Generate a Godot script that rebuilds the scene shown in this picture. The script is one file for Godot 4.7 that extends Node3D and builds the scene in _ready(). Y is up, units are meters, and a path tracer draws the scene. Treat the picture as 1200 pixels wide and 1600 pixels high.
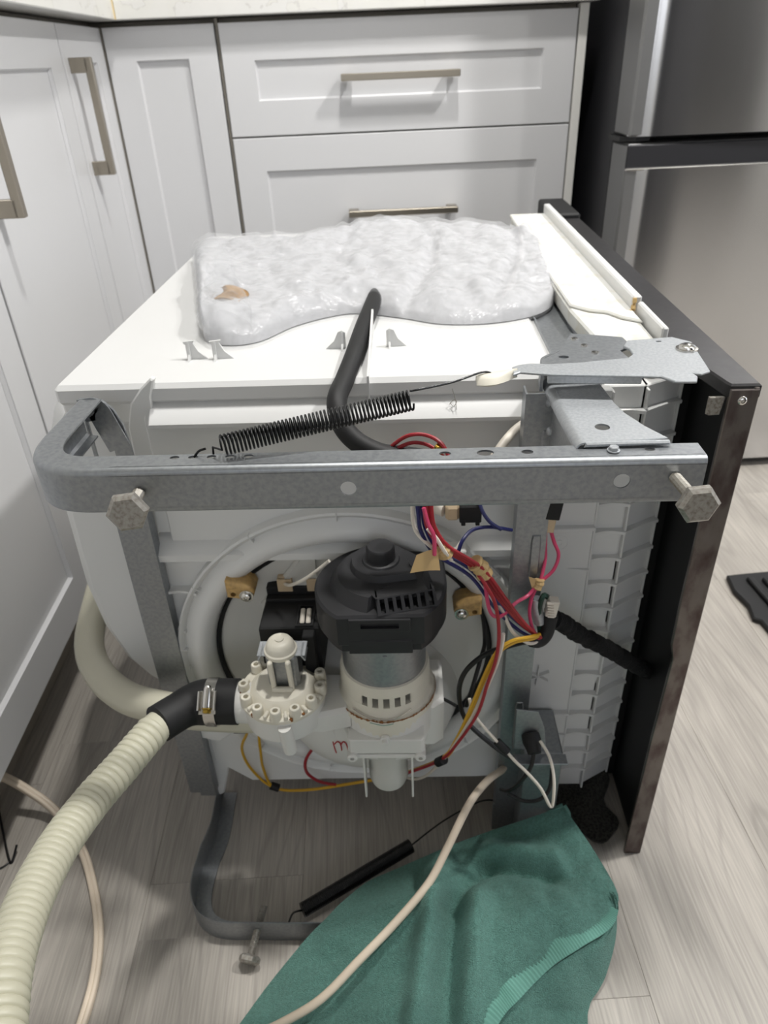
extends Node3D
# A dishwasher lying on its side on a kitchen floor, its underside towards the camera. Metres, y up.
# The dishwasher is square to the world axes; the kitchen is turned about y by KTURN.

const KTURN := 3.8973
var KF := Transform3D(Basis(Vector3.UP, deg_to_rad(KTURN)), Vector3.ZERO)
var frame := Transform3D.IDENTITY      # the axes in which the vertices of the thing under construction are given
var M := {}                            # materials
var rng := RandomNumberGenerator.new()


func _ready() -> void:
	rng.seed = 7
	# ---- camera
	var cam := Camera3D.new()
	cam.name = "camera"
	var attr := CameraAttributesPhysical.new()
	attr.frustum_focal_length = 16.845
	attr.frustum_focus_distance = 0.47
	attr.exposure_aperture = 8.5
	attr.frustum_near = 0.02
	attr.frustum_far = 60.0
	cam.attributes = attr
	add_child(cam)
	cam.keep_aspect = Camera3D.KEEP_HEIGHT
	cam.fov = 70.93
	cam.near = 0.02
	cam.position = Vector3(0.2675, 0.8197, 0.4168)
	var pitch := deg_to_rad(-32.2958)
	var yaw := deg_to_rad(2.5658)
	var roll := deg_to_rad(-2.4866)
	cam.basis = Basis(Vector3.UP, yaw) * Basis(Vector3.RIGHT, pitch) * Basis(Vector3.BACK, -roll * -1.0)
	cam.current = true
	# ---- sky (seen only through the unseen windows) and exposure
	var we := WorldEnvironment.new()
	we.name = "environment"
	var env := Environment.new()
	env.background_mode = Environment.BG_SKY
	var sky := Sky.new()
	var sm := ProceduralSkyMaterial.new()
	sm.sky_top_color = Color(0.80, 0.83, 0.89)
	sm.sky_horizon_color = Color(0.94, 0.94, 0.94)
	sm.ground_bottom_color = Color(0.40, 0.40, 0.38)
	sm.ground_horizon_color = Color(0.63, 0.62, 0.60)
	sm.sky_energy_multiplier = 1.45
	sm.ground_energy_multiplier = 0.6
	sky.sky_material = sm
	env.sky = sky
	env.tonemap_mode = Environment.TONE_MAPPER_LINEAR
	env.tonemap_exposure = 1.15
	env.sdfgi_enabled = true
	env.ssao_enabled = true
	env.ssil_enabled = true
	we.environment = env
	add_child(we)
	materials()
	# ---- lamps: unseen ceiling lamps placed for the overhead light (kitchen x, kitchen z, energy)
	frame = KF
	downlight(0.42, -0.42, 2.1, "unseen ceiling lamp out of view above the dishwasher, lighting it from overhead")
	downlight(1.62, -0.25, 3.6, "unseen ceiling lamp out of view, placed to light the floor by the refrigerator")
	downlight(2.30, 1.30, 2.0, "unseen ceiling lamp behind the camera, placed to brighten the refrigerator reflection")
	room()
	cabinets()
	refrigerator()
	frame = Transform3D.IDENTITY
	dishwasher()
	insulation_pad()
	floor_things()


# ============ mesh builder: a soup of triangles, outward faces counted counter-clockwise while building
class MB:
	var p := PackedVector3Array()
	var t := PackedVector2Array()

	func tri(a: Vector3, b: Vector3, c: Vector3, ta := Vector2.ZERO, tb := Vector2.ZERO, tc := Vector2.ZERO) -> void:
		p.append(a)
		p.append(b)
		p.append(c)
		t.append(ta)
		t.append(tb)
		t.append(tc)

	func quad(a: Vector3, b: Vector3, c: Vector3, d: Vector3, ta := Vector2.ZERO, tb := Vector2.ZERO, tc := Vector2.ZERO, td := Vector2.ZERO) -> void:
		tri(a, b, c, ta, tb, tc)
		tri(a, c, d, ta, tc, td)

	func fix(from: int) -> void:           # turn the faces added since «from» outwards
		var mid := Vector3.ZERO
		var n := p.size() - from
		if n == 0:
			return
		for i in range(from, p.size()):
			mid += p[i]
		mid /= n
		var vol := 0.0
		for i in range(from, p.size(), 3):
			vol += (p[i] - mid).dot((p[i + 1] - mid).cross(p[i + 2] - mid))
		if vol < 0.0:
			for i in range(from, p.size(), 3):
				var k := p[i + 1]
				p[i + 1] = p[i + 2]
				p[i + 2] = k
				var u := t[i + 1]
				t[i + 1] = t[i + 2]
				t[i + 2] = u

	func box(c: Vector3, size: Vector3, bev := 0.0, bas := Basis.IDENTITY) -> void:
		var h := size / 2.0
		var from := p.size()
		var b := minf(bev, minf(h.x, minf(h.y, h.z)) * 0.9)
		var at := func(axis: int, s: Vector3) -> Vector3:
			var q := h - Vector3(b, b, b)
			q[axis] = h[axis]
			return c + bas * (q * s)
		var out := func(a: Vector3, b2: Vector3, c2: Vector3) -> void:
			if (b2 - a).cross(c2 - a).dot((a + b2 + c2) / 3.0 - c) < 0.0:
				tri(a, c2, b2)
			else:
				tri(a, b2, c2)
		for axis in 3:
			var u := (axis + 1) % 3
			var v := (axis + 2) % 3
			for s in [-1.0, 1.0]:
				var q: Array = []
				for k in [[-1.0, -1.0], [1.0, -1.0], [1.0, 1.0], [-1.0, 1.0]]:
					var sg := Vector3.ZERO
					sg[axis] = s
					sg[u] = k[0]
					sg[v] = k[1]
					q.append(at.call(axis, sg))
				out.call(q[0], q[1], q[2])
				out.call(q[0], q[2], q[3])
			if b > 0.0:
				for s in [-1.0, 1.0]:
					for r in [-1.0, 1.0]:
						var q: Array = []
						for k in [[u, -1.0], [u, 1.0], [v, 1.0], [v, -1.0]]:
							var sg := Vector3.ZERO
							sg[u] = s
							sg[v] = r
							sg[axis] = k[1]
							q.append(at.call(k[0], sg))
						out.call(q[0], q[1], q[2])
						out.call(q[0], q[2], q[3])
		if b > 0.0:
			for x in [-1.0, 1.0]:
				for y in [-1.0, 1.0]:
					for z in [-1.0, 1.0]:
						var sg := Vector3(x, y, z)
						out.call(at.call(0, sg), at.call(1, sg), at.call(2, sg))

	func between(a: Vector3, b: Vector3, bev := 0.0) -> void:    # box from corner to corner
		box((a + b) / 2.0, (b - a).abs(), bev)

	func lathe(prof: Array, xf: Transform3D, seg := 32, arc := TAU) -> void:     # prof of Vector2(radius, height along local y)
		var from := p.size()
		for i in prof.size() - 1:
			var a: Vector2 = prof[i]
			var b: Vector2 = prof[i + 1]
			for k in seg:
				var f := arc * k / seg
				var g := arc * (k + 1) / seg
				var d0 := Vector3(cos(f), 0, sin(f))
				var d1 := Vector3(cos(g), 0, sin(g))
				var a0 := xf * (d0 * a.x + Vector3.UP * a.y)
				var a1 := xf * (d1 * a.x + Vector3.UP * a.y)
				var b0 := xf * (d0 * b.x + Vector3.UP * b.y)
				var b1 := xf * (d1 * b.x + Vector3.UP * b.y)
				if a.x > 1e-6:
					tri(a0, a1, b1)
				if b.x > 1e-6:
					tri(a0, b1, b0)
		fix(from)

	func tube(path: PackedVector3Array, r: Variant, sides := 10, cap := true) -> void:     # r: number or a function of (index, share of the way)
		var from := p.size()
		var n := path.size()
		var up := Vector3.UP
		var rings: Array = []
		var run := 0.0
		for i in n:
			var tg := (path[mini(i + 1, n - 1)] - path[maxi(i - 1, 0)]).normalized()
			if i == 0 and absf(tg.dot(up)) > 0.9:
				up = Vector3.RIGHT
			up = (up - tg * up.dot(tg)).normalized()
			var sd := tg.cross(up)
			var rad: float = r if r is float else (r as Callable).call(i, float(i) / (n - 1))
			if i > 0:
				run += path[i].distance_to(path[i - 1])
			var ring := PackedVector3Array()
			for k in sides:
				var f := TAU * k / sides
				ring.append(path[i] + (up * cos(f) + sd * sin(f)) * rad)
			rings.append([ring, run])
		for i in n - 1:
			for k in sides:
				var j := (k + 1) % sides
				var u0 := float(k) / sides
				var u1 := float(k + 1) / sides
				quad(rings[i][0][k], rings[i][0][j], rings[i + 1][0][j], rings[i + 1][0][k], Vector2(u0, rings[i][1]), Vector2(u1, rings[i][1]), Vector2(u1, rings[i + 1][1]), Vector2(u0, rings[i + 1][1]))
		if cap:
			for k in sides:
				var j := (k + 1) % sides
				tri(path[0], rings[0][0][j], rings[0][0][k])
				tri(path[n - 1], rings[n - 1][0][k], rings[n - 1][0][j])
		fix(from)

	static func ears(poly: PackedVector2Array) -> PackedInt32Array:      # ear clipping that bears bridged holes
		var idx: Array = range(poly.size())
		var area := 0.0
		for i in poly.size():
			area += poly[i].cross(poly[(i + 1) % poly.size()])
		if area < 0.0:
			idx.reverse()
		var out := PackedInt32Array()
		var guard := 0
		while idx.size() > 3 and guard < 20000:
			var done := false
			for i in idx.size():
				guard += 1
				var ia: int = idx[(i - 1 + idx.size()) % idx.size()]
				var ib: int = idx[i]
				var ic: int = idx[(i + 1) % idx.size()]
				var a := poly[ia]
				var b := poly[ib]
				var c := poly[ic]
				if (b - a).cross(c - b) <= 1e-14:
					continue
				var ok := true
				for q in idx:
					var v := poly[q]
					if v.is_equal_approx(a) or v.is_equal_approx(b) or v.is_equal_approx(c):
						continue
					if (b - a).cross(v - a) >= 0.0 and (c - b).cross(v - b) >= 0.0 and (a - c).cross(v - c) >= 0.0:
						ok = false
						break
				if ok:
					out.append_array([ia, ib, ic])
					idx.remove_at(i)
					done = true
					break
			if not done:
				idx.remove_at(0)
		if idx.size() == 3:
			out.append_array([idx[0], idx[1], idx[2]])
		return out

	func plate(outer: Array, z0: float, z1: float, xf: Transform3D, holes: Array = [], bev := 0.0) -> void:   # outline in local xy, from z0 to z1
		var from := p.size()
		var o := PackedVector2Array(outer)
		var s := 0.0
		for i in o.size():
			s += o[i].cross(o[(i + 1) % o.size()])
		if s < 0.0:
			o.reverse()
		var inset := func(q: PackedVector2Array, d: float) -> PackedVector2Array:
			var out := PackedVector2Array()
			for i in q.size():
				var e0 := (q[i] - q[i - 1]).normalized()
				var e1 := (q[(i + 1) % q.size()] - q[i]).normalized()
				var n0 := Vector2(-e0.y, e0.x)
				var n1 := Vector2(-e1.y, e1.x)
				var m := (n0 + n1).normalized()
				out.append(q[i] + m * d / maxf(0.35, m.dot(n0)))
			return out
		var lo := minf(z0, z1)
		var hi := maxf(z0, z1)
		var cap: PackedVector2Array = inset.call(o, bev) if bev > 0.0 else o
		var whole := cap.duplicate()
		var loops: Array = []
		for hole: Array in holes:
			var h := PackedVector2Array(hole)
			var hs := 0.0
			for i in h.size():
				hs += h[i].cross(h[(i + 1) % h.size()])
			if hs > 0.0:
				h.reverse()
			loops.append(h)
			var best := INF
			var bi := 0
			var bj := 0
			for i in whole.size():
				for j in h.size():
					var d := whole[i].distance_squared_to(h[j])
					if d < best:
						best = d
						bi = i
						bj = j
			var merged := PackedVector2Array()
			for i in bi + 1:
				merged.append(whole[i])
			for j in h.size() + 1:
				merged.append(h[(bj + j) % h.size()])
			for i in range(bi, whole.size()):
				merged.append(whole[i])
			whole = merged
		var tris := ears(whole)
		for i in range(0, tris.size(), 3):
			var a := whole[tris[i]]
			var b := whole[tris[i + 1]]
			var c := whole[tris[i + 2]]
			tri(xf * Vector3(a.x, a.y, hi), xf * Vector3(b.x, b.y, hi), xf * Vector3(c.x, c.y, hi))
			tri(xf * Vector3(a.x, a.y, lo), xf * Vector3(c.x, c.y, lo), xf * Vector3(b.x, b.y, lo))
		var wall := func(l0: PackedVector2Array, h0: float, l1: PackedVector2Array, h1: float) -> void:
			for i in l0.size():
				var j := (i + 1) % l0.size()
				quad(xf * Vector3(l0[i].x, l0[i].y, h0), xf * Vector3(l0[j].x, l0[j].y, h0), xf * Vector3(l1[j].x, l1[j].y, h1), xf * Vector3(l1[i].x, l1[i].y, h1))
		if bev > 0.0:
			wall.call(cap, lo, o, lo + bev)
			wall.call(o, lo + bev, o, hi - bev)
			wall.call(o, hi - bev, cap, hi)
		else:
			wall.call(o, lo, o, hi)
		for h: PackedVector2Array in loops:
			wall.call(h, lo, h, hi)
		fix(from)

	func loft(a: Array, ya: float, b: Array, yb: float) -> void:      # two level outlines of equal count, (x, z) pairs, the upper one closed
		var from := p.size()
		var n := a.size()
		for i in n:
			var j := (i + 1) % n
			quad(Vector3(a[i][0], ya, a[i][1]), Vector3(a[j][0], ya, a[j][1]), Vector3(b[j][0], yb, b[j][1]), Vector3(b[i][0], yb, b[i][1]))
		var top := PackedVector2Array()
		for q in b:
			top.append(Vector2(q[0], q[1]))
		var tris := ears(top)
		for i in range(0, tris.size(), 3):
			tri(Vector3(b[tris[i]][0], yb, b[tris[i]][1]), Vector3(b[tris[i + 1]][0], yb, b[tris[i + 1]][1]), Vector3(b[tris[i + 2]][0], yb, b[tris[i + 2]][1]))
		fix(from)

	func sweep(prof: Array, path: PackedVector3Array, up := Vector3.UP) -> void:     # closed outline (across, along up) swept along a path
		var from := p.size()
		var n := path.size()
		var rings: Array = []
		for i in n:
			var tg := (path[mini(i + 1, n - 1)] - path[maxi(i - 1, 0)]).normalized()
			var sd := tg.cross(up).normalized()
			var u2 := sd.cross(tg)
			var ring := PackedVector3Array()
			for q: Vector2 in prof:
				ring.append(path[i] + sd * q.x + u2 * q.y)
			rings.append(ring)
		var m := prof.size()
		for i in n - 1:
			for k in m:
				var j := (k + 1) % m
				quad(rings[i][k], rings[i][j], rings[i + 1][j], rings[i + 1][k])
		var tris := ears(PackedVector2Array(prof))
		for i in range(0, tris.size(), 3):
			tri(rings[0][tris[i]], rings[0][tris[i + 1]], rings[0][tris[i + 2]])
			tri(rings[n - 1][tris[i]], rings[n - 1][tris[i + 2]], rings[n - 1][tris[i + 1]])
		fix(from)

	func sheet(nu: int, nv: int, f: Callable, thick := 0.0) -> void:      # f(u, v) -> Vector3; a slab of that thickness below it
		var from := p.size()
		var g := PackedVector3Array()
		for j in nv + 1:
			for i in nu + 1:
				g.append(f.call(float(i) / nu, float(j) / nv))
		var w := nu + 1
		var low := PackedVector3Array()
		if thick > 0.0:
			for j in nv + 1:
				for i in w:
					var du := g[j * w + mini(i + 1, nu)] - g[j * w + maxi(i - 1, 0)]
					var dv := g[mini(j + 1, nv) * w + i] - g[maxi(j - 1, 0) * w + i]
					var nn := dv.cross(du).normalized()
					if nn.y < 0.0:
						nn = -nn
					low.append(g[j * w + i] - nn * thick)
		for j in nv:
			for i in nu:
				var a := j * w + i
				var uv := [Vector2(float(i) / nu, float(j) / nv), Vector2(float(i + 1) / nu, float(j) / nv), Vector2(float(i + 1) / nu, float(j + 1) / nv), Vector2(float(i) / nu, float(j + 1) / nv)]
				quad(g[a], g[a + 1], g[a + w + 1], g[a + w], uv[0], uv[1], uv[2], uv[3])
				if thick > 0.0:
					quad(low[a], low[a + w], low[a + w + 1], low[a + 1], uv[0], uv[3], uv[2], uv[1])
		if thick > 0.0:
			for i in nu:
				quad(g[i + 1], g[i], low[i], low[i + 1])
				var a := nv * w + i
				quad(g[a], g[a + 1], low[a + 1], low[a])
			for j in nv:
				var a := j * w
				quad(g[a], g[a + w], low[a + w], low[a])
				a = j * w + nu
				quad(g[a + w], g[a], low[a], low[a + w])
			fix(from)

	func mesh(smooth := 40.0) -> ArrayMesh:
		var n := p.size() / 3
		var face := PackedVector3Array()
		var unit := PackedVector3Array()
		var at := {}
		for i in n:
			var nn := (p[i * 3 + 1] - p[i * 3]).cross(p[i * 3 + 2] - p[i * 3])
			face.append(nn)
			unit.append(nn.normalized())
			for k in 3:
				var key := Vector3i((p[i * 3 + k] * 30000.0).round())
				if at.has(key):
					at[key].append(i)
				else:
					at[key] = [i]
		var pos := PackedVector3Array()
		var nor := PackedVector3Array()
		var uvs := PackedVector2Array()
		var lim := cos(deg_to_rad(smooth))
		for i in n:
			for k in [0, 2, 1]:
				var v := p[i * 3 + k]
				var s := Vector3.ZERO
				for f: int in at[Vector3i((v * 30000.0).round())]:
					if unit[f].dot(unit[i]) > lim:
						s += face[f]
				pos.append(v)
				nor.append(s.normalized() if s.length_squared() > 1e-24 else Vector3.UP)
				uvs.append(t[i * 3 + k])
		var arr := []
		arr.resize(Mesh.ARRAY_MAX)
		arr[Mesh.ARRAY_VERTEX] = pos
		arr[Mesh.ARRAY_NORMAL] = nor
		arr[Mesh.ARRAY_TEX_UV] = uvs
		var am := ArrayMesh.new()
		am.add_surface_from_arrays(Mesh.PRIMITIVE_TRIANGLES, arr)
		return am


# ============ nodes
func thing(called: String, label: String, category: String, at := Vector3.ZERO, group := "") -> Node3D:
	var o := Node3D.new()
	o.name = called
	o.transform = frame * Transform3D(Basis.IDENTITY, at)
	o.set_meta("label", label)
	o.set_meta("category", category)
	if group:
		o.set_meta("group", group)
	o.set_meta("at", at)
	add_child(o, true)
	return o


func part(called: String, mb: MB, mat: Material, parent: Node3D, smooth := 40.0, label := "") -> MeshInstance3D:
	var o := MeshInstance3D.new()
	o.name = called
	o.mesh = mb.mesh(smooth)
	o.material_override = mat
	if parent.has_meta("at"):
		o.position = -(parent.get_meta("at") as Vector3)
	if label:
		o.set_meta("label", label)
	parent.add_child(o, true)
	return o


func again(o: MeshInstance3D, offset: Vector3, parent: Node3D) -> MeshInstance3D:      # a copy of a part with its sub-parts, moved
	var c: MeshInstance3D = o.duplicate()
	c.name = o.name
	parent.add_child(c, true)
	c.position = o.position + offset
	return c


func setting(called: String, mb: MB, mat: Material, smooth := 40.0) -> MeshInstance3D:
	var o := MeshInstance3D.new()
	o.name = called
	o.mesh = mb.mesh(smooth)
	o.material_override = mat
	o.transform = frame
	o.set_meta("kind", "structure")
	add_child(o, true)
	return o


func V(x: float, y: float, z: float) -> Vector3:
	return Vector3(x, y, z)


func curve(pts: Array, per := 8) -> PackedVector3Array:          # Catmull-Rom through the points
	var out := PackedVector3Array()
	var n := pts.size()
	for i in n - 1:
		var a: Vector3 = pts[maxi(i - 1, 0)]
		var b: Vector3 = pts[i]
		var c: Vector3 = pts[i + 1]
		var d: Vector3 = pts[mini(i + 2, n - 1)]
		for k in per:
			out.append(b.cubic_interpolate(c, a, d, float(k) / per))
	out.append(pts[n - 1])
	return out


func circle(c: Vector2, r: float, n := 14, ry := -1.0) -> Array:
	var out: Array = []
	for k in n:
		out.append(c + Vector2(cos(TAU * k / n) * r, sin(TAU * k / n) * (r if ry < 0.0 else ry)))
	return out


func axis_to(at: Vector3, dir: Vector3) -> Transform3D:      # local y along dir
	var y := dir.normalized()
	var x := y.cross(Vector3.BACK if absf(y.z) < 0.9 else Vector3.RIGHT).normalized()
	return Transform3D(Basis(x, y, x.cross(y)), at)


func flat(y: float) -> Transform3D:             # plate outlines given as (x, -z) lie at height y, their thickness upwards
	return Transform3D(Basis(Vector3.RIGHT, Vector3.FORWARD, Vector3.UP), Vector3(0, y, 0))


func xz(pts: Array) -> Array:                   # [x, z] pairs -> outline for flat()
	var out: Array = []
	for q in pts:
		out.append(Vector2(q[0], -q[1]))
	return out


func xy(pts: Array) -> Array:
	var out: Array = []
	for q in pts:
		out.append(Vector2(q[0], q[1]))
	return out


func wire(called: String, pts: Array, r: float, mat: Material, parent: Node3D, per := 6, sides := 8) -> MeshInstance3D:
	var mb := MB.new()
	mb.tube(curve(pts, per), r, sides)
	return part(called, mb, mat, parent)


# ============ materials
func mat(key: String, c: Color, rough: float, metal := 0.0, spec := 0.5) -> StandardMaterial3D:
	var m := StandardMaterial3D.new()
	m.resource_name = key
	m.albedo_color = c
	m.roughness = rough
	m.metallic = metal
	m.metallic_specular = spec
	M[key] = m
	return m


func noise_tex(size: int, freq: float, ramp: Array, oct := 4, sd := 1, kind := FastNoiseLite.TYPE_SIMPLEX) -> NoiseTexture2D:
	var n := FastNoiseLite.new()
	n.noise_type = kind
	n.seed = sd
	n.frequency = freq
	n.fractal_octaves = oct
	var t := NoiseTexture2D.new()
	t.width = size
	t.height = size
	t.seamless = true
	t.noise = n
	if ramp.size():
		var g := Gradient.new()
		g.offsets = PackedFloat32Array(ramp.map(func(q): return q[0]))
		g.colors = PackedColorArray(ramp.map(func(q): return q[1]))
		t.color_ramp = g
	return t


func tri_map(m: StandardMaterial3D, scale: Vector3, tex: Texture2D = null, rough: Texture2D = null, bump: Texture2D = null, bump_cm := 0.1) -> void:
	m.uv1_triplanar = true
	m.uv1_scale = scale
	if tex:
		m.albedo_texture = tex
	if rough:
		m.roughness_texture = rough
		m.roughness_texture_channel = BaseMaterial3D.TEXTURE_CHANNEL_RED
	if bump:
		m.heightmap_enabled = true
		m.heightmap_texture = bump
		m.heightmap_scale = bump_cm


func grey(v: float) -> Color:
	return Color(v, v, v)


func materials() -> void:
	var fine := noise_tex(512, 0.02, [], 4, 3)
	mat("white_plastic", Color(0.86, 0.86, 0.855), 0.38)
	mat("tub_plastic", Color(0.88, 0.88, 0.87), 0.42)
	mat("grey_plastic", Color(0.80, 0.795, 0.77), 0.5)
	mat("pump_plastic", Color(0.88, 0.875, 0.855), 0.4)
	mat("cream_plastic", Color(0.88, 0.86, 0.80), 0.42)
	mat("black_plastic", Color(0.13, 0.13, 0.14), 0.5)
	mat("dull_black", Color(0.05, 0.05, 0.055), 0.65)
	mat("rubber", Color(0.07, 0.07, 0.075), 0.6)
	mat("felt", Color(0.10, 0.10, 0.105), 0.95)
	mat("grey_felt", Color(0.30, 0.29, 0.27), 0.95)
	tri_map(M.grey_felt, Vector3(25, 25, 25), noise_tex(256, 0.03, [[0.0, grey(0.35)], [0.5, grey(0.8)], [1.0, grey(1.0)]], 5, 6), null, fine, 0.15)
	tri_map(M.felt, Vector3(25, 25, 25), noise_tex(256, 0.05, [[0.0, grey(0.55)], [1.0, grey(1.0)]], 4, 5), null, fine, 0.15)
	mat("bitumen", Color(0.04, 0.04, 0.045), 0.6)
	var zinc := noise_tex(512, 0.035, [[0.0, Color(0.89, 0.90, 0.91)], [0.5, Color(0.95, 0.955, 0.96)], [1.0, Color(1, 1, 1)]], 5, 8)
	var zrough := noise_tex(512, 0.03, [[0.0, grey(0.86)], [1.0, grey(1.0)]], 5, 9)
	mat("zinc", Color(0.66, 0.67, 0.68), 0.47, 0.92)
	tri_map(M.zinc, Vector3(9, 9, 9), zinc, zrough)
	mat("zinc_bright", Color(0.78, 0.79, 0.80), 0.52, 0.8)
	tri_map(M.zinc_bright, Vector3(14, 14, 14), zinc, zrough)
	mat("worn_steel", Color(0.70, 0.69, 0.665), 0.42, 0.65)
	tri_map(M.worn_steel, Vector3(40, 40, 40), noise_tex(256, 0.02, [[0.0, Color(0.72, 0.69, 0.66)], [0.45, Color(0.92, 0.91, 0.90)], [1.0, Color(1, 1, 1)]], 5, 12), zrough)
	mat("chrome", Color(0.86, 0.85, 0.83), 0.18, 1.0)
	mat("brass", Color(0.74, 0.62, 0.28), 0.3, 1.0)
	mat("door_paint", Color(0.24, 0.235, 0.24), 0.38, 0.3)
	tri_map(M.door_paint, Vector3(12, 12, 12), noise_tex(256, 0.02, [[0.0, grey(0.86)], [1.0, grey(1.0)]], 5, 14))
	mat("door_edge_steel", Color(0.52, 0.50, 0.49), 0.36, 0.95)
	tri_map(M.door_edge_steel, Vector3(8, 4, 8), noise_tex(512, 0.008, [[0.0, Color(0.70, 0.64, 0.64)], [0.42, Color(0.86, 0.83, 0.83)], [0.6, Color(0.95, 0.94, 0.93)], [1.0, Color(1, 1, 1)]], 6, 15), zrough)
	mat("spring", Color(0.035, 0.035, 0.04), 0.3, 0.3)
	for q in [["wire_red", 0.62, 0.13, 0.17], ["wire_pink", 0.80, 0.27, 0.42], ["wire_blue", 0.10, 0.12, 0.36], ["wire_white", 0.88, 0.85, 0.80], ["wire_yellow", 0.84, 0.65, 0.16], ["wire_black", 0.045, 0.045, 0.05], ["wire_green", 0.07, 0.22, 0.17], ["cord_white", 0.86, 0.80, 0.72]]:
		mat(q[0], Color(q[1], q[2], q[3]), 0.42)
	mat("tape", Color(0.78, 0.66, 0.46), 0.55)
	mat("tan_rubber", Color(0.83, 0.68, 0.44), 0.55)
	tri_map(M.tan_rubber, Vector3(30, 30, 30), noise_tex(128, 0.03, [[0.0, grey(0.8)], [1.0, grey(1.0)]], 3, 4))
	mat("beige_connector", Color(0.80, 0.71, 0.58), 0.5)
	mat("hose_cream", Color(0.76, 0.75, 0.67), 0.42)
	M.hose_cream.backlight_enabled = true
	M.hose_cream.backlight = Color(0.16, 0.16, 0.14)
	mat("hose_clear", Color(0.80, 0.785, 0.71), 0.34)
	M.hose_clear.backlight_enabled = true
	M.hose_clear.backlight = Color(0.24, 0.235, 0.19)
	mat("rust", Color(0.60, 0.40, 0.20), 0.85)
	tri_map(M.rust, Vector3(60, 60, 60), noise_tex(128, 0.06, [[0.0, Color(0.5, 0.45, 0.40)], [0.5, Color(0.9, 0.85, 0.8)], [1.0, Color(1.3, 1.4, 1.5)]], 4, 44))
	mat("ink_red", Color(0.70, 0.16, 0.16), 0.6)
	mat("foam_strip", Color(0.86, 0.86, 0.845), 0.7)
	tri_map(M.foam_strip, Vector3(10, 10, 10), noise_tex(256, 0.008, [[0.0, Color(0.95, 0.93, 0.88)], [0.5, Color(1, 1, 1)], [1.0, Color(1, 1, 1)]], 4, 21))
	mat("torn_foam", Color(0.78, 0.66, 0.45), 0.9)
	mat("fibre", Color(0.77, 0.77, 0.78), 0.95)
	tri_map(M.fibre, Vector3(7, 7, 7), noise_tex(512, 0.016, [[0.0, grey(0.86)], [0.5, grey(0.95)], [1.0, grey(1.0)]], 6, 23), null, noise_tex(512, 0.02, [], 5, 24), 0.06)
	var film := mat("film", Color(0.95, 0.955, 0.965, 0.10), 0.22)
	film.transparency = BaseMaterial3D.TRANSPARENCY_ALPHA
	film.metallic_specular = 0.30
	tri_map(film, Vector3(9, 9, 9), null, null, noise_tex(512, 0.03, [], 5, 26), 0.08)
	mat("stain", Color(0.62, 0.50, 0.35), 0.9)
	# towel: terry nap and a ribbed border
	var terry := noise_tex(512, 0.09, [], 3, 31)
	mat("towel", Color(0.40, 0.59, 0.545), 0.95)
	tri_map(M.towel, Vector3(14, 14, 14), noise_tex(512, 0.03, [[0.0, grey(0.78)], [1.0, grey(1.0)]], 5, 33), null, terry, 0.2)
	M.towel.rim_enabled = true
	M.towel.rim = 0.6
	M.towel.rim_tint = 0.6
	mat("towel_hem", Color(0.42, 0.62, 0.57), 0.9)
	M.towel_hem.rim_enabled = true
	M.towel_hem.rim = 0.5
	M.towel_hem.rim_tint = 0.6
	# kitchen
	mat("cabinet_paint", Color(0.86, 0.86, 0.865), 0.32)
	mat("carcass", Color(0.52, 0.50, 0.465), 0.6)
	mat("end_panel", Color(0.90, 0.895, 0.875), 0.35)
	mat("toe_kick", Color(0.60, 0.57, 0.53), 0.45)
	mat("handle", Color(0.64, 0.61, 0.56), 0.34, 0.95)
	tri_map(M.handle, Vector3(6, 60, 60), null, zrough)
	mat("quartz", Color(0.93, 0.925, 0.91), 0.22)
	tri_map(M.quartz, Vector3(2.2, 2.2, 2.2), noise_tex(512, 0.006, [[0.0, Color(1, 1, 1)], [0.485, Color(0.99, 0.99, 0.99)], [0.5, Color(0.91, 0.905, 0.90)], [0.515, Color(0.99, 0.99, 0.98)], [1.0, Color(1, 1, 1)]], 5, 41))
	mat("quartz_joint", Color(0.88, 0.80, 0.62), 0.5)
	var brushed := Image.create(64, 1024, false, Image.FORMAT_RGB8)
	var r2 := RandomNumberGenerator.new()
	r2.seed = 5
	for y in 1024:
		var base := r2.randf_range(0.35, 0.65)
		for x in 64:
			var v := base + r2.randf_range(-0.06, 0.06)
			brushed.set_pixel(x, y, grey(v))
	var bt := ImageTexture.create_from_image(brushed)
	var steel := mat("stainless", Color(0.82, 0.82, 0.825), 0.17, 1.0)
	steel.anisotropy_enabled = true
	steel.anisotropy = -0.85
	steel.heightmap_enabled = true
	steel.heightmap_texture = bt
	steel.heightmap_scale = 0.0008
	steel.uv1_scale = Vector3(1, 2, 1)
	mat("fridge_side", Color(0.15, 0.15, 0.165), 0.45, 0.1)
	mat("door_side", Color(0.55, 0.55, 0.55), 0.42, 0.85)
	mat("gasket", Color(0.05, 0.05, 0.055), 0.4)
	mat("wall_paint", Color(0.86, 0.86, 0.85), 0.85)
	mat("ceiling_paint", Color(0.92, 0.92, 0.91), 0.9)
	mat("unseen_passage_dark", Color(0.16, 0.15, 0.14), 0.6)  # dark tone of the unseen passage, there for the refrigerator to mirror
	mat("mat_black", Color(0.055, 0.055, 0.06), 0.6)
	var lamp := mat("lamp_glow", Color(0.9, 0.9, 0.9), 0.5)
	lamp.emission_enabled = true
	lamp.emission = Color(1.0, 0.98, 0.95)
	lamp.emission_energy_multiplier = 4.0
	# floor boards: one grain image, a few tones and offsets
	var grain := Image.create(1024, 1024, false, Image.FORMAT_RGB8)
	var warp := FastNoiseLite.new()
	warp.seed = 3
	warp.frequency = 1.0
	warp.fractal_octaves = 2
	var n1 := FastNoiseLite.new()
	n1.seed = 11
	n1.frequency = 1.0
	n1.fractal_octaves = 3
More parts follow.
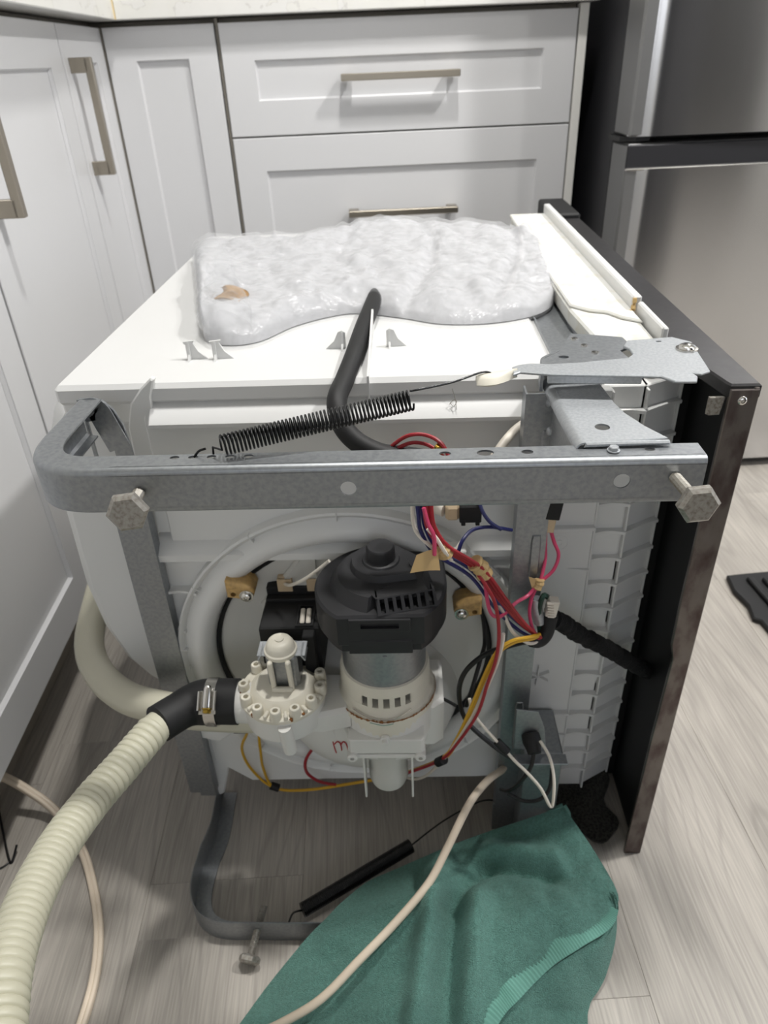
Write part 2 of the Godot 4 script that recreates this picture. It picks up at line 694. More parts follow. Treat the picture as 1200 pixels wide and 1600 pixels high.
	for y in 1024:
		for x in 1024:
			var u := x / 1024.0 * 0.5
			var w := y / 1024.0 * 1.24
			var d := warp.get_noise_2d(u * 6.0, w * 1.3) * 0.055
			var ring := absf(fposmod((u + d) * 42.0, 1.0) - 0.5) * 2.0
			var streak := n1.get_noise_2d(u * 330.0, w * 9.0)
			var cloud := n1.get_noise_2d(u * 9.0 + 40.0, w * 3.0)
			var v := 0.90 + 0.10 * streak + 0.08 * cloud - 0.10 * smoothstep(0.72, 1.0, ring) * (0.6 + 0.4 * streak)
			v = clampf(v, 0.3, 1.0)
			grain.set_pixel(x, y, Color(v, v * 0.985, v * 0.965))
	var gt := ImageTexture.create_from_image(grain)
	for k in 6:
		var tone: float = [0.0, 0.018, -0.02, 0.008, -0.01, 0.012][k]
		var m := mat("plank_%d" % k, Color(0.715 + tone, 0.70 + tone, 0.678 + tone), 0.42)
		m.albedo_texture = gt
		m.uv1_offset = Vector3(0.31 * k, 0.23 * k, 0)


# ============ room (kitchen axes)
const LX := -0.213      # face of the left run of doors
const BZ := -1.195      # face of the back run of doors
const CEIL := 2.45


func downlight(x: float, z: float, e: float, label: String) -> void:  # unseen lamp, out of view in the ceiling
	var t := thing("unseen_ceiling_light", label, "ceiling light", V(x, CEIL, z))
	var mb := MB.new()
	mb.lathe([Vector2(0.085, 0.0), Vector2(0.085, -0.004), Vector2(0.07, -0.006), Vector2(0.066, -0.001), Vector2(0.066, 0.0)], Transform3D(Basis.IDENTITY, V(x, CEIL, z)), 28)
	part("trim_ring", mb, M.ceiling_paint, t)
	var g := MB.new()
	g.lathe([Vector2(0.0, -0.002), Vector2(0.066, -0.002), Vector2(0.066, 0.0)], Transform3D(Basis.IDENTITY, V(x, CEIL, z)), 28)
	part("lamp_glow", g, M.lamp_glow, t)
	var l := AreaLight3D.new()
	l.name = "lamp_light"
	l.area_size = Vector2(0.13, 0.13)
	l.light_color = Color(1.0, 0.993, 0.98)
	l.light_energy = e * 1.0
	l.shadow_enabled = true
	l.set("area_range", 12.0)
	l.position = V(0, -0.008, 0)
	l.rotation.x = -PI / 2
	t.add_child(l)


func room() -> void:
	var mb := MB.new()
	mb.between(V(-1.0, -0.12, -2.0), V(3.2, -0.006, 3.0))
	var fl := setting("floor", mb, M.carcass)
	# boards: 18 cm wide, along kitchen z
	var wd := 0.181
	var ln := 1.22
	for i in range(-5, 17):
		var x0 := -0.046 + i * wd
		var shift := fposmod(i * 0.437 + 0.02, 1.0) * ln
		for j in range(-2, 3):
			var z0 := -0.04 - shift + j * ln
			if z0 > 2.8 or z0 + ln < -1.9:
				continue
			var b := MB.new()
			b.box(V(x0 + wd / 2, -0.003, z0 + ln / 2), V(wd - 0.0002, 0.006, ln - 0.0002), 0.0003)
			for q in b.p.size():
				b.t[q] = Vector2(b.p[q].x * 2.0, b.p[q].z / 1.24)
			var k := posmod(i * 5 + j * 3, 6)
			part("plank", b, M["plank_%d" % k], fl, 10.0)
	var walls := [
		["wall_back", V(-1.0, -0.02, -2.0), V(3.2, CEIL + 0.1, -1.85)],
		["wall_left", V(-1.0, -0.02, -1.85), V(-0.84, CEIL + 0.1, 3.0)],
	]
	for w in walls:
		var b := MB.new()
		b.between(w[1], w[2])
		setting(w[0], b, M.wall_paint)
	# right wall with an unseen tall window, placed for cool side light
	var r := MB.new()
	r.between(V(3.0, -0.02, -1.85), V(3.15, CEIL + 0.1, -0.2))
	r.between(V(3.0, -0.02, 1.6), V(3.15, CEIL + 0.1, 3.0))
	r.between(V(3.0, 2.1, -0.2), V(3.15, CEIL + 0.1, 1.6))
	r.between(V(3.0, -0.02, -0.2), V(3.15, 0.05, 1.6))
	setting("wall_right", r, M.wall_paint)
	var g := MB.new()
	for z in [-0.2, 0.68, 1.54]:
		g.between(V(3.04, 0.05, z), V(3.11, 2.1, z + 0.06), 0.004)
	g.between(V(3.04, 0.05, -0.2), V(3.11, 0.11, 1.6), 0.004)
	g.between(V(3.04, 2.04, -0.2), V(3.11, 2.1, 1.6), 0.004)
	setting("unseen_window_1", g, M.cabinet_paint)
	# front wall with an unseen doorway, its dark passage placed to darken refrigerator reflections
	var f := MB.new()
	f.between(V(-1.0, -0.02, 2.8), V(-0.5, CEIL + 0.1, 2.95))
	f.between(V(1.0, -0.02, 2.8), V(1.9, CEIL + 0.1, 2.95))
	f.between(V(-0.5, -0.02, 2.8), V(1.0, 0.85, 2.95))
	f.between(V(-0.5, 2.15, 2.8), V(1.0, CEIL + 0.1, 2.95))
	f.between(V(2.75, -0.02, 2.8), V(3.15, CEIL + 0.1, 2.95))
	f.between(V(1.9, 2.05, 2.8), V(2.75, CEIL + 0.1, 2.95))
	setting("wall_front", f, M.wall_paint)
	g = MB.new()
	for x in [-0.5, 0.22, 0.94]:
		g.between(V(x, 0.85, 2.84), V(x + 0.06, 2.15, 2.91), 0.004)
	for y in [0.85, 2.09]:
		g.between(V(-0.5, y, 2.84), V(1.0, y + 0.06, 2.91), 0.004)
	setting("unseen_window_2", g, M.cabinet_paint)  # unseen window behind the camera, placed for soft light on the dishwasher base
	var h := MB.new()
	h.between(V(1.8, -0.02, 2.95), V(1.9, 2.15, 4.0))
	h.between(V(2.75, -0.02, 2.95), V(2.85, 2.15, 4.0))
	h.between(V(1.8, -0.02, 3.9), V(2.85, 2.15, 4.0))
	h.between(V(1.8, 2.05, 2.95), V(2.85, 2.15, 4.0))
	h.between(V(1.8, -0.12, 2.9), V(2.85, -0.001, 4.0))
	setting("wall_unseen_passage", h, M.unseen_passage_dark)
	# unseen tall dark block, placed to darken the refrigerator reflection and front light
	var tc := thing("unseen_tall_block", "unseen tall charcoal block out of frame, placed for the dark band mirrored in the refrigerator", "cabinet", V(1.12, 0, 0.6))
	var tb := MB.new()
	tb.between(V(0.94, 0.08, 0.37), V(1.30, 2.1, 0.90), 0.003)
	part("body", tb, M.fridge_side, tc)
	for x in [0.943, 1.122]:
		tb = MB.new()
		tb.between(V(x, 0.085, 0.35), V(x + 0.176, 2.095, 0.369), 0.002)
		part("door", tb, M.fridge_side, tc)
	tb = MB.new()
	tb.between(V(0.95, 0.0, 0.40), V(1.29, 0.08, 0.88))
	part("plinth", tb, M.fridge_side, tc)
	var c := MB.new()
	c.between(V(-1.0, CEIL, -2.0), V(3.2, CEIL + 0.12, 3.0))
	setting("ceiling", c, M.ceiling_paint)


# ============ cabinets (kitchen axes)
func front(w: float, h: float, rail: float, th: float, xf: Transform3D) -> MB:
	# shaker front: local x 0..w, y 0..h, face at z = 0, thickness behind; a recessed panel inside a frame with eased edges
	var mb := MB.new()
	var bev := 0.0012
	mb.plate(xy([[0, 0], [w, 0], [w, h], [0, h]]), -th, 0.0, xf, [xy([[rail, rail], [w - rail, rail], [w - rail, h - rail], [rail, h - rail]])], bev)
	var b := Basis.IDENTITY
	var q := MB.new()
	q.between(V(rail - 0.004, rail - 0.004, -th + 0.002), V(w - rail + 0.004, h - rail + 0.004, -0.0065))
	for i in q.p.size():
		mb.p.append(xf * q.p[i])
		mb.t.append(Vector2.ZERO)
	# small chamfer where the frame meets the panel
	var i0 := Rect2(rail, rail, w - 2 * rail, h - 2 * rail)
	var cs := [i0.position, Vector2(i0.end.x, i0.position.y), i0.end, Vector2(i0.position.x, i0.end.y)]
	var mid := i0.get_center()
	for k in 4:
		var a: Vector2 = cs[k]
		var c: Vector2 = cs[(k + 1) % 4]
		var ai := a + (mid - a).sign() * 0.003
		var ci := c + (mid - c).sign() * 0.003
		mb.quad(xf * V(a.x, a.y, -0.0015), xf * V(c.x, c.y, -0.0015), xf * V(ci.x, ci.y, -0.0062), xf * V(ai.x, ai.y, -0.0062))
	return mb


func handle(len: float, xf: Transform3D) -> MB:
	# bar pull along local x, centred; the door face is local z = 0
	var mb := MB.new()
	var q := MB.new()
	q.box(V(0, 0, 0.030), V(len, 0.012, 0.012), 0.0012)
	for s in [-1.0, 1.0]:
		q.box(V(s * (len / 2 - 0.011), 0, 0.0145), V(0.022, 0.012, 0.029), 0.001)
	for i in q.p.size():
		mb.p.append(xf * q.p[i])
		mb.t.append(Vector2.ZERO)
	return mb


func cabinets() -> void:
	var back := func(x: float, y: float) -> Transform3D: return Transform3D(Basis.IDENTITY, V(x, y, BZ))
	# doors of the left run face +x: local x runs towards -z, local z towards +x
	var lb := Basis(Vector3.FORWARD, Vector3.UP, Vector3.RIGHT)
	var left := func(z_near: float, y: float) -> Transform3D: return Transform3D(lb, V(LX, y, z_near))
	var top := 0.885
	var low := 0.115
	# --- drawer unit
	var d := thing("drawer_cabinet", "white drawer base cabinet with two shaker drawer fronts showing above the plastic-wrapped pad", "cabinet", V(0.345, 0, BZ - 0.3))
	var b := MB.new()
	b.between(V(0.003, 0.10, BZ - 0.60), V(0.684, 0.893, BZ - 0.024))
	b.between(V(-0.0005, 0.10, BZ - 0.024), V(0.0050, 0.893, BZ - 0.006))
	part("body", b, M.carcass, d)
	b = MB.new()
	b.between(V(0.687, 0.0, BZ - 0.60), V(0.704, 0.893, BZ + 0.001), 0.001)
	part("side_panel", b, M.end_panel, d)
	b = MB.new()
	b.between(V(0.003, 0.0, BZ - 0.08), V(0.684, 0.10, BZ - 0.062))
	part("toe_kick", b, M.toe_kick, d)
	for q in [[0.695, top, 0.790], [0.400, 0.692, 0.546], [low, 0.397, 0.256]]:
		var fr := part("drawer", front(0.678, q[1] - q[0], 0.061, 0.02, back.call(0.006, q[0])), M.cabinet_paint, d)
		part("handle", handle(0.228, back.call(0.3435, q[2])), M.handle, fr)
	# --- corner unit with a folding pair of doors
	var c := thing("corner_cabinet", "white corner base cabinet whose narrow left leaf carries a long bar handle", "cabinet", V(-0.5, 0, BZ - 0.3))
	b = MB.new()
	b.between(V(-0.82, 0.10, BZ - 0.60), V(-0.001, 0.893, BZ - 0.024))
	b.between(V(-0.82, 0.10, BZ - 0.03), V(LX - 0.024, 0.893, -0.953))
	b.between(V(LX - 0.024, 0.10, BZ - 0.024), V(-0.2105, 0.885, BZ - 0.0015))
	part("body", b, M.carcass, c)
	b = MB.new()
	b.between(V(LX - 0.06, 0.0, BZ - 0.08), V(-0.001, 0.10, BZ - 0.062))
	b.between(V(LX - 0.08, 0.0, BZ - 0.08), V(LX - 0.062, 0.10, -0.953))
	part("toe_kick", b, M.toe_kick, c)
	part("door", front(0.207, top - low, 0.054, 0.02, back.call(-0.2095, low)), M.cabinet_paint, c)
	var leaf := part("door", front(0.238, top - low, 0.054, 0.02, left.call(-0.955, low)), M.cabinet_paint, c)
	part("handle", handle(0.176, Transform3D(Basis(Vector3.UP, Vector3.BACK, Vector3.RIGHT), V(LX, 0.75, -0.983))), M.handle, leaf)
	# --- two door cabinets of the left run
	for q in [[-0.951, -0.515, "white base cabinet with one shaker door, its handle at the photo's left edge", -0.562], [-0.511, 0.07, "white base cabinet with a wide shaker door nearest the camera on the left", 0.02]]:
		var k := thing("door_cabinet", q[2], "cabinet", V(-0.5, 0, (q[0] + q[1]) / 2))
		b = MB.new()
		b.between(V(-0.82, 0.10, q[0]), V(LX - 0.024, 0.893, q[1]))
		part("body", b, M.carcass, k)
		b = MB.new()
		b.between(V(LX - 0.08, 0.0, q[0]), V(LX - 0.062, 0.10, q[1]), 0.002)
		part("toe_kick", b, M.toe_kick, k)
		var dr := part("door", front(q[1] - q[0] - 0.003, top - low, 0.06, 0.02, left.call(q[1] - 0.0015, low)), M.cabinet_paint, k)
		part("handle", handle(0.176, Transform3D(Basis(Vector3.UP, Vector3.BACK, Vector3.RIGHT), V(LX, 0.752, q[3]))), M.handle, dr)
	# --- worktop in two slabs with a joint in the corner
	var w := thing("worktop", "white veined stone worktop over the base cabinets", "countertop", V(-0.4, 0.9, -1.4))
	b = MB.new()
	b.between(V(-0.172, 0.8945, BZ - 0.63), V(0.716, 0.925, BZ + 0.028), 0.0015)
	part("slab", b, M.quartz, w)
	b = MB.new()
	b.between(V(-0.83, 0.8945, BZ - 0.63), V(-0.174, 0.925, 0.1), 0.0015)
	part("slab", b, M.quartz, w)
	b = MB.new()
	b.between(V(-0.1742, 0.8955, BZ - 0.6), V(-0.1718, 0.9252, BZ + 0.0285))
	part("joint", b, M.quartz_joint, w)


func refrigerator() -> void:
	var x0 := 0.735
	var x1 := 1.63
	var zf := -0.977
	var f := thing("refrigerator", "stainless steel refrigerator with two doors and a charcoal side", "refrigerator", V(1.18, 0, -1.4))
	var b := MB.new()
	b.between(V(x0 + 0.004, 0.02, -1.82), V(x1 - 0.004, 1.78, zf - 0.098), 0.004)
	part("body", b, M.fridge_side, f)
	b = MB.new()
	b.between(V(x0 + 0.01, 0.03, zf - 0.1), V(x1 - 0.01, 1.77, zf - 0.088))
	part("gasket", b, M.gasket, f)
	# doors: a front sheet that curves round at both edges, with plain side bands
	for q in [[0.683, 1.785], [0.022, 0.672]]:
		var y0: float = q[0]
		var y1: float = q[1]
		var rec: float = 0.040 if y0 < 0.5 else 0.0
		var dm := MB.new()
		dm.between(V(x0, y0, zf - 0.088), V(x1, y1, zf - 0.004), 0.004)
		var dr := part("door", dm, M.door_side, f)
		var sh := MB.new()
		var skin := func(u: float, v: float) -> Vector3:
			var x := lerpf(x0, x1, u)
			var e := minf(x - x0, x1 - x)
			var z := zf + 0.0085
			z -= 0.0115 * pow(maxf(0.0, 1.0 - e / 0.05), 2.0)
			z -= 0.010 * pow(2.0 * u - 1.0, 2.0)
			return V(x, lerpf(y0 + 0.001, y1 - rec - 0.001, v), z)
		var grid_u := func(u: float, v: float) -> Vector3:
			# finer columns near the edges
			return skin.call(0.5 - 0.5 * cos(PI * u), v)
		sh.sheet(48, 2, grid_u)
		part("front_sheet", sh, M.stainless, dr, 60.0)
		if rec > 0.0:
			var gp := MB.new()
			gp.between(V(x0 + 0.001, y1 - rec, zf - 0.06), V(x1 - 0.001, y1 - 0.001, zf - 0.0035), 0.002)
			part("grip", gp, M.fridge_side, dr)
			var lip := MB.new()
			lip.between(V(x0 + 0.001, y1 - rec - 0.0035, zf - 0.03), V(x1 - 0.001, y1 - rec, zf - 0.001), 0.001)
			part("trim", lip, M.chrome, dr)
	var hb := MB.new()
	hb.plate(xz([[x0 - 0.004, zf - 0.1], [x0 + 0.05, zf - 0.1], [x0 + 0.05, zf - 0.035], [x0 + 0.02, zf - 0.022], [x0 - 0.004, zf - 0.04]]), 0.0, 0.009, flat(0.673), [], 0.001)
	part("hinge", hb, M.gasket, f)
	b = MB.new()
	b.between(V(x0 + 0.03, 0.0, zf - 0.12), V(x1 - 0.03, 0.022, zf - 0.10))
	part("base_grille", b, M.gasket, f)
	for x in [x0 + 0.06, x1 - 0.06]:
		for z in [-1.75, zf - 0.13]:
			var ft := MB.new()
			ft.lathe([Vector2(0, 0), Vector2(0.016, 0), Vector2(0.016, 0.02), Vector2(0, 0.02)], Transform3D(Basis.IDENTITY, V(x, 0, z)), 14)
			part("foot", ft, M.gasket, f)


# ============ the dishwasher (world axes): x from its back to its door, y across its width, z along its height, base towards the camera
const TOP := 0.585        # height of the upper tub side


func arc_path(pts: Array, n := 8) -> PackedVector3Array:
	# polyline with rounded corners: entries are Vector3, or [Vector3, radius]
	var out := PackedVector3Array()
	for i in pts.size():
		if pts[i] is Vector3:
			out.append(pts[i])
			continue
		var c: Vector3 = pts[i][0]
		var r: float = pts[i][1]
		var a: Vector3 = pts[i - 1] if pts[i - 1] is Vector3 else pts[i - 1][0]
		var b: Vector3 = pts[i + 1] if pts[i + 1] is Vector3 else pts[i + 1][0]
		var p0 := c + (a - c).normalized() * r
		var p2 := c + (b - c).normalized() * r
		for k in n + 1:
			var u := float(k) / n
			out.append(p0.lerp(c, u * 0.9 + 0.05 * sin(PI * u) * 0.0).lerp(c.lerp(p2, u), u))
	return out


func hexagon(r: float, turn := 0.0) -> Array:
	var o: Array = []
	for k in 6:
		o.append(Vector2(cos(TAU * k / 6 + turn), sin(TAU * k / 6 + turn)) * r)
	return o


func levelling_foot(root: Node3D, from: Vector3, to: Vector3, r: float, tail: float) -> void:
	var dir := (to - from).normalized()
	var mb := MB.new()
	var pts := PackedVector3Array()
	for k in 61:                                # a threaded shank
		pts.append((from - dir * tail).lerp(to, k / 60.0))
	mb.tube(pts, func(i, _u): return 0.0042 if i % 2 == 0 else 0.0036, 12)
	var sh := part("levelling_foot", mb, M.worn_steel, root, 20.0)
	var hd := MB.new()
	var ax := axis_to(to, dir)
	var prof := hexagon(r, PI / 6 - 0.08)
	var xf := ax * Transform3D(Basis(Vector3.RIGHT, Vector3.BACK, Vector3.DOWN), Vector3.ZERO)
	xf = Transform3D(Basis(ax.basis.x, ax.basis.z, -ax.basis.y), to)
	hd.plate(prof, -0.0085, 0.0, xf, [], 0.0022)
	part("foot_pad", hd, M.worn_steel, sh)


func hex_bolt(at: Vector3, dir: Vector3, r: float, h: float, m: Material, parent: Node3D, called := "bolt") -> void:
	var mb := MB.new()
	mb.lathe([Vector2(0, 0), Vector2(r * 1.25, 0), Vector2(r * 1.25, h * 0.25), Vector2(0, h * 0.3)], axis_to(at, dir), 18)
	var ax := axis_to(at + dir.normalized() * h, dir)
	mb.plate(hexagon(r), 0.0, h * 0.8, Transform3D(Basis(ax.basis.x, ax.basis.z, -ax.basis.y), ax.origin), [], h * 0.15)
	part(called, mb, m, parent)


func pan_screw(at: Vector3, dir: Vector3, r: float, m: Material, parent: Node3D) -> void:
	var mb := MB.new()
	mb.lathe([Vector2(0, 0), Vector2(r, 0), Vector2(r, r * 0.25), Vector2(r * 0.8, r * 0.5), Vector2(r * 0.45, r * 0.62), Vector2(r * 0.38, r * 0.62), Vector2(r * 0.3, r * 0.35), Vector2(0, r * 0.35)], axis_to(at, dir), 16)
	part("screw", mb, m, parent)


func dishwasher() -> void:
	var d := thing("dishwasher", "white dishwasher lying on its side with its galvanized base frame, motor and wiring bare", "dishwasher")
	tub(d)
	base_relief(d)
	corner_grid(d)
	door(d)
	base_frame(d)
	hinge(d)
	motor(d)
	drain_pump(d)
	hoses(d)
	wiring(d)


func tub(d: Node3D) -> void:
	var mb := MB.new()
	# body, its rear lower corner rounded; the side panel on top stands a little proud
	mb.plate(xy([[-0.058, 0.566], [-0.072, 0.548], [-0.086, 0.515], [-0.093, 0.43], [-0.096, 0.335], [-0.09, 0.275], [-0.075, 0.225], [-0.055, 0.195], [-0.03, 0.175], [0.02, 0.165], [0.36, 0.165], [0.36, 0.566]]), -0.80, -0.20, Transform3D.IDENTITY, [], 0.012)
	var t := part("tub", mb, M.tub_plastic, d)
	var s := MB.new()
	s.box(V(0.175, TOP - 0.0095, -0.485), V(0.444, 0.019, 0.63), 0.004)
	s.between(V(0.385, TOP - 0.02, -0.80), V(0.44, TOP - 0.004, -0.18), 0.003)
	part("side_panel", s, M.white_plastic, d)
	# moulded hooks on the side panel
	for q in [[0.062, -0.232, 1.0, 0.5], [0.087, -0.231, 1.0, 0.5], [0.205, -0.250, -1.0, 0.0], [0.250, -0.252, 1.0, 0.0]]:
		var h := MB.new()
		var fin := Transform3D(Basis.IDENTITY, V(q[0], TOP - 0.0005, q[1]))
		var k: float = q[2]
		h.plate(xy([[-0.003 * k, 0.0], [0.017 * k, 0.0], [0.008 * k, 0.008], [0.004 * k, 0.0165], [0.0, 0.018], [-0.003 * k, 0.016]]), -0.001, 0.001, fin)
		h.plate(xy([[-0.010, 0.0], [0.010, 0.0], [0.004, 0.006], [0.002, 0.017], [-0.002, 0.017], [-0.004, 0.006]]), -0.001, 0.001, fin * Transform3D(Basis(Vector3.UP, PI / 2), Vector3.ZERO))
		if q[3] > 0.0:
			h.plate(xy([[-0.004, 0.015], [0.004, 0.0155], [0.006, 0.0185], [-0.005, 0.0175]]), -0.0012, 0.0012, fin)
		part("hook", h, M.white_plastic, d, 20.0)
	# upright web beside the black hose
	var w := MB.new()
	w.plate(xy([[-0.166, 0.545], [-0.166, TOP + 0.004], [-0.30, TOP + 0.022], [-0.34, TOP], [-0.34, 0.545]]), -0.0009, 0.0009, Transform3D(Basis(Vector3.BACK, Vector3.UP, Vector3.LEFT), V(0.2325, 0, 0)))
	part("web", w, M.white_plastic, d)
	# galvanized channel in the side, then the insulation strip and the raised lip along the door
	var c := MB.new()
	c.sweep(xy([[-0.018, 0.0], [0.018, 0.0], [0.018, 0.0115], [0.0165, 0.0115], [0.0150, 0.0015], [-0.0165, 0.0015], [-0.0165, 0.0050], [-0.018, 0.0050]]), PackedVector3Array([V(0.417, TOP - 0.005, -0.19), V(0.417, TOP - 0.005, -0.76)]))
	part("side_channel", c, M.zinc, d)
	var f := MB.new()
	f.plate(xz([[0.432, -0.78], [0.428, -0.55], [0.429, -0.30], [0.435, -0.215], [0.445, -0.198], [0.486, -0.196], [0.487, -0.262], [0.487, -0.78]]), 0.0, 0.016, flat(TOP), [], 0.002)
	part("insulation_strip", f, M.foam_strip, d, 30.0)
	var f2 := MB.new()
	f2.plate(xz([[0.431, -0.79], [0.429, -0.55], [0.430, -0.305], [0.445, -0.287], [0.461, -0.279], [0.470, -0.262], [0.486, -0.248], [0.486, -0.79]]), 0.0, 0.004, flat(TOP + 0.0155), [], 0.0015)
	part("insulation_strip", f2, M.foam_strip, d, 30.0)
	var lp := MB.new()
	lp.between(V(0.485, TOP - 0.01, -0.80), V(0.4945, 0.6165, -0.285), 0.0015)
	lp.between(V(0.4885, TOP - 0.01, -0.279), V(0.4945, 0.613, -0.200), 0.0015)
	part("lip", lp, M.white_plastic, d)
	var tr := RandomNumberGenerator.new()
	tr.seed = 3
	for k in 7:
		var tn := MB.new()
		tn.box(V(0.4875 + tr.randf_range(-0.004, 0.004), 0.600 + tr.randf_range(-0.004, 0.013), -0.283 + tr.randf_range(-0.005, 0.004)), V(0.004, 0.003, 0.005) * tr.randf_range(0.7, 1.5), 0.0006, Basis(Vector3(1, 1, 0).normalized(), tr.randf() * 3.0))
		part("torn_crumb", tn, M.torn_foam, d)


func fin_y(mb: MB, y: float, x0: float, x1: float, z0: float, z1: float, th := 0.003) -> void:
	# a level fin whose outer edge is hollowed between its ends
	var pts: Array = [[x0, z0], [x1, z0]]
	for k in 7:
		var u := k / 6.0
		pts.append([lerpf(x1, x0, u), z1 - (z1 - z0) * 0.35 * sin(PI * u)])
	mb.plate(xz(pts), 0.0, th, flat(y - th))


func base_relief(d: Node3D) -> void:
	# underside of the tub: stepped face, round sump collar, ribs
	var b := MB.new()
	b.between(V(-0.045, 0.545, -0.205), V(0.385, 0.569, -0.174), 0.003)
	b.plate(xy([[-0.165, 0.5535], [-0.165, 0.4165], [-0.205, 0.4165], [-0.205, 0.569], [-0.178, 0.569]]), 0.030, 0.372, Transform3D(Basis(Vector3.BACK, Vector3.UP, Vector3.LEFT) * Basis.IDENTITY, Vector3.ZERO) * Transform3D(Basis.from_scale(Vector3(1, 1, -1)), Vector3.ZERO), [], 0.0015)
	b.plate(xy([[0.012, 0.418], [0.372, 0.418], [0.378, 0.06], [0.345, 0.057], [0.060, 0.052], [0.018, 0.09]]), -0.205, -0.166, Transform3D.IDENTITY, [circle(Vector2(0.202, 0.272), 0.15, 40)], 0.002)
	var base := part("base", b, M.tub_plastic, d)
	var l := MB.new()
	l.plate(xy([[-0.152, 0.4135], [-0.152, 0.406], [-0.20, 0.406], [-0.20, 0.430], [-0.168, 0.425]]), 0.014, 0.372, Transform3D(Basis(Vector3.BACK, Vector3.UP, Vector3.LEFT), Vector3.ZERO) * Transform3D(Basis.from_scale(Vector3(1, 1, -1)), Vector3.ZERO), [], 0.0012)
	part("ledge", l, M.tub_plastic, base)
	l = MB.new()
	l.plate(xy([[-0.156, 0.5525], [-0.156, 0.549], [-0.20, 0.549], [-0.20, 0.572], [-0.174, 0.5685]]), 0.036, 0.374, Transform3D(Basis(Vector3.BACK, Vector3.UP, Vector3.LEFT), Vector3.ZERO) * Transform3D(Basis.from_scale(Vector3(1, 1, -1)), Vector3.ZERO), [], 0.0012)
	part("ledge", l, M.white_plastic, base)
	var pm := MB.new()                         # pencil scribble on the ledge
	pm.tube(curve([V(0.3052, 0.5745, -0.1690), V(0.3078, 0.5655, -0.1645), V(0.3085, 0.5590, -0.1590)], 4), 0.0003, 4)
	pm.tube(curve([V(0.3030, 0.5640, -0.1638), V(0.3060, 0.5610, -0.1612), V(0.3088, 0.5645, -0.1640), V(0.3060, 0.5655, -0.1648), V(0.3025, 0.5625, -0.1625)], 4), 0.0003, 4)
	part("pencil_mark", pm, M.carcass, base)
	# curved flaps at the rear corners
	var up := MB.new()
	up.plate(xy([[0.046, 0.590], [0.040, 0.574], [0.038, 0.50], [0.034, 0.43], [0.008, 0.43], [0.011, 0.50], [0.013, 0.545], [0.020, 0.568], [0.032, 0.582], [0.043, 0.5915]]), -0.176, -0.168, Transform3D.IDENTITY, [], 0.0015)
	part("flap", up, M.tub_plastic, base)
	up = MB.new()
	up.plate(xy([[0.000, 0.145], [0.050, 0.14], [0.040, 0.10], [0.028, 0.055], [0.019, 0.024], [0.013, 0.020], [0.009, 0.028], [0.004, 0.09]]), -0.178, -0.168, Transform3D.IDENTITY, [], 0.002)
	part("flap", up, M.tub_plastic, base)
	up = MB.new()
	up.plate(xy([[0.002, 0.182], [0.062, 0.179], [0.068, 0.168], [0.036, 0.142], [0.008, 0.150]]), -0.172, -0.152, Transform3D.IDENTITY, [], 0.002)
	part("ledge", up, M.tub_plastic, base)
	# round collar
	var ctr := V(0.202, 0.272, 0)
	var rx := Transform3D(Basis(Vector3.RIGHT, Vector3.BACK, Vector3.DOWN), ctr)
	var r := MB.new()
	r.lathe([Vector2(0.188, -0.190), Vector2(0.188, -0.152), Vector2(0.186, -0.1505), Vector2(0.183, -0.152), Vector2(0.181, -0.157), Vector2(0.176, -0.155), Vector2(0.170, -0.150), Vector2(0.164, -0.1475), Vector2(0.158, -0.149), Vector2(0.153, -0.154), Vector2(0.1495, -0.163), Vector2(0.1495, -0.190)], rx, 80)
	var ring := part("sump_collar", r, M.tub_plastic, d, 50.0)
	for k in 13:
		var n := MB.new()
		var a := TAU * k / 13.0 + 0.15
		n.box(ctr + V(cos(a) * 0.1835, sin(a) * 0.1835, -0.1545), V(0.010, 0.0014, 0.008), 0.0004, Basis(Vector3.BACK, a))
		part("rib", n, M.tub_plastic, ring)
	var g := MB.new()
	g.lathe([Vector2(0.1500, -0.166), Vector2(0.1495, -0.1625), Vector2(0.1475, -0.161), Vector2(0.1450, -0.1625), Vector2(0.1445, -0.166)], rx, 80)
	part("gasket_ring", g, M.rubber, ring, 60.0)
	# sump plate with its bowl, bosses and webs
	var p := MB.new()
	p.lathe([Vector2(0.148, -0.180), Vector2(0.147, -0.168), Vector2(0.142, -0.166), Vector2(0.128, -0.167), Vector2(0.122, -0.169), Vector2(0.0, -0.169)], rx, 64)
	p.plate(xy([[0.108, 0.34], [0.16, 0.41], [0.235, 0.412], [0.24, 0.30], [0.13, 0.28]]), -0.172, -0.161, Transform3D.IDENTITY, [], 0.003)
	for x in [0.170, 0.181, 0.192]:
		p.between(V(x, 0.375, -0.17), V(x + 0.0012, 0.405, -0.158))
	p.plate(xy([[0.112, 0.318], [0.118, 0.324], [0.150, 0.296], [0.150, 0.288]]), -0.172, -0.15, Transform3D.IDENTITY, [], 0.002)
	var sp := part("sump_plate", p, M.grey_plastic, d, 30.0)
	var q := MB.new()
	var bowl := Transform3D(Basis(Vector3.RIGHT * 1.06, Vector3.BACK, Vector3.DOWN), V(0.214, 0.206, 0))
	q.lathe([Vector2(0.098, -0.175), Vector2(0.096, -0.160), Vector2(0.088, -0.140), Vector2(0.074, -0.122), Vector2(0.056, -0.110), Vector2(0.036, -0.103), Vector2(0.0, -0.101)], bowl, 44)
	var bw := part("sump_bowl", q, M.pump_plastic, sp, 50.0)
	bw.set_meta("label", "rounded white sump bowl")
	# webs between the collar and the two uprights
	for y in [0.366, 0.315, 0.263, 0.212]:
		var m := MB.new()
		fin_y(m, y, 0.008, 0.202 - sqrt(maxf(0.0001, 0.186 * 0.186 - pow(y - 0.272, 2.0))) + 0.006, -0.168, -0.151)
		part("rib", m, M.tub_plastic, base, 20.0)
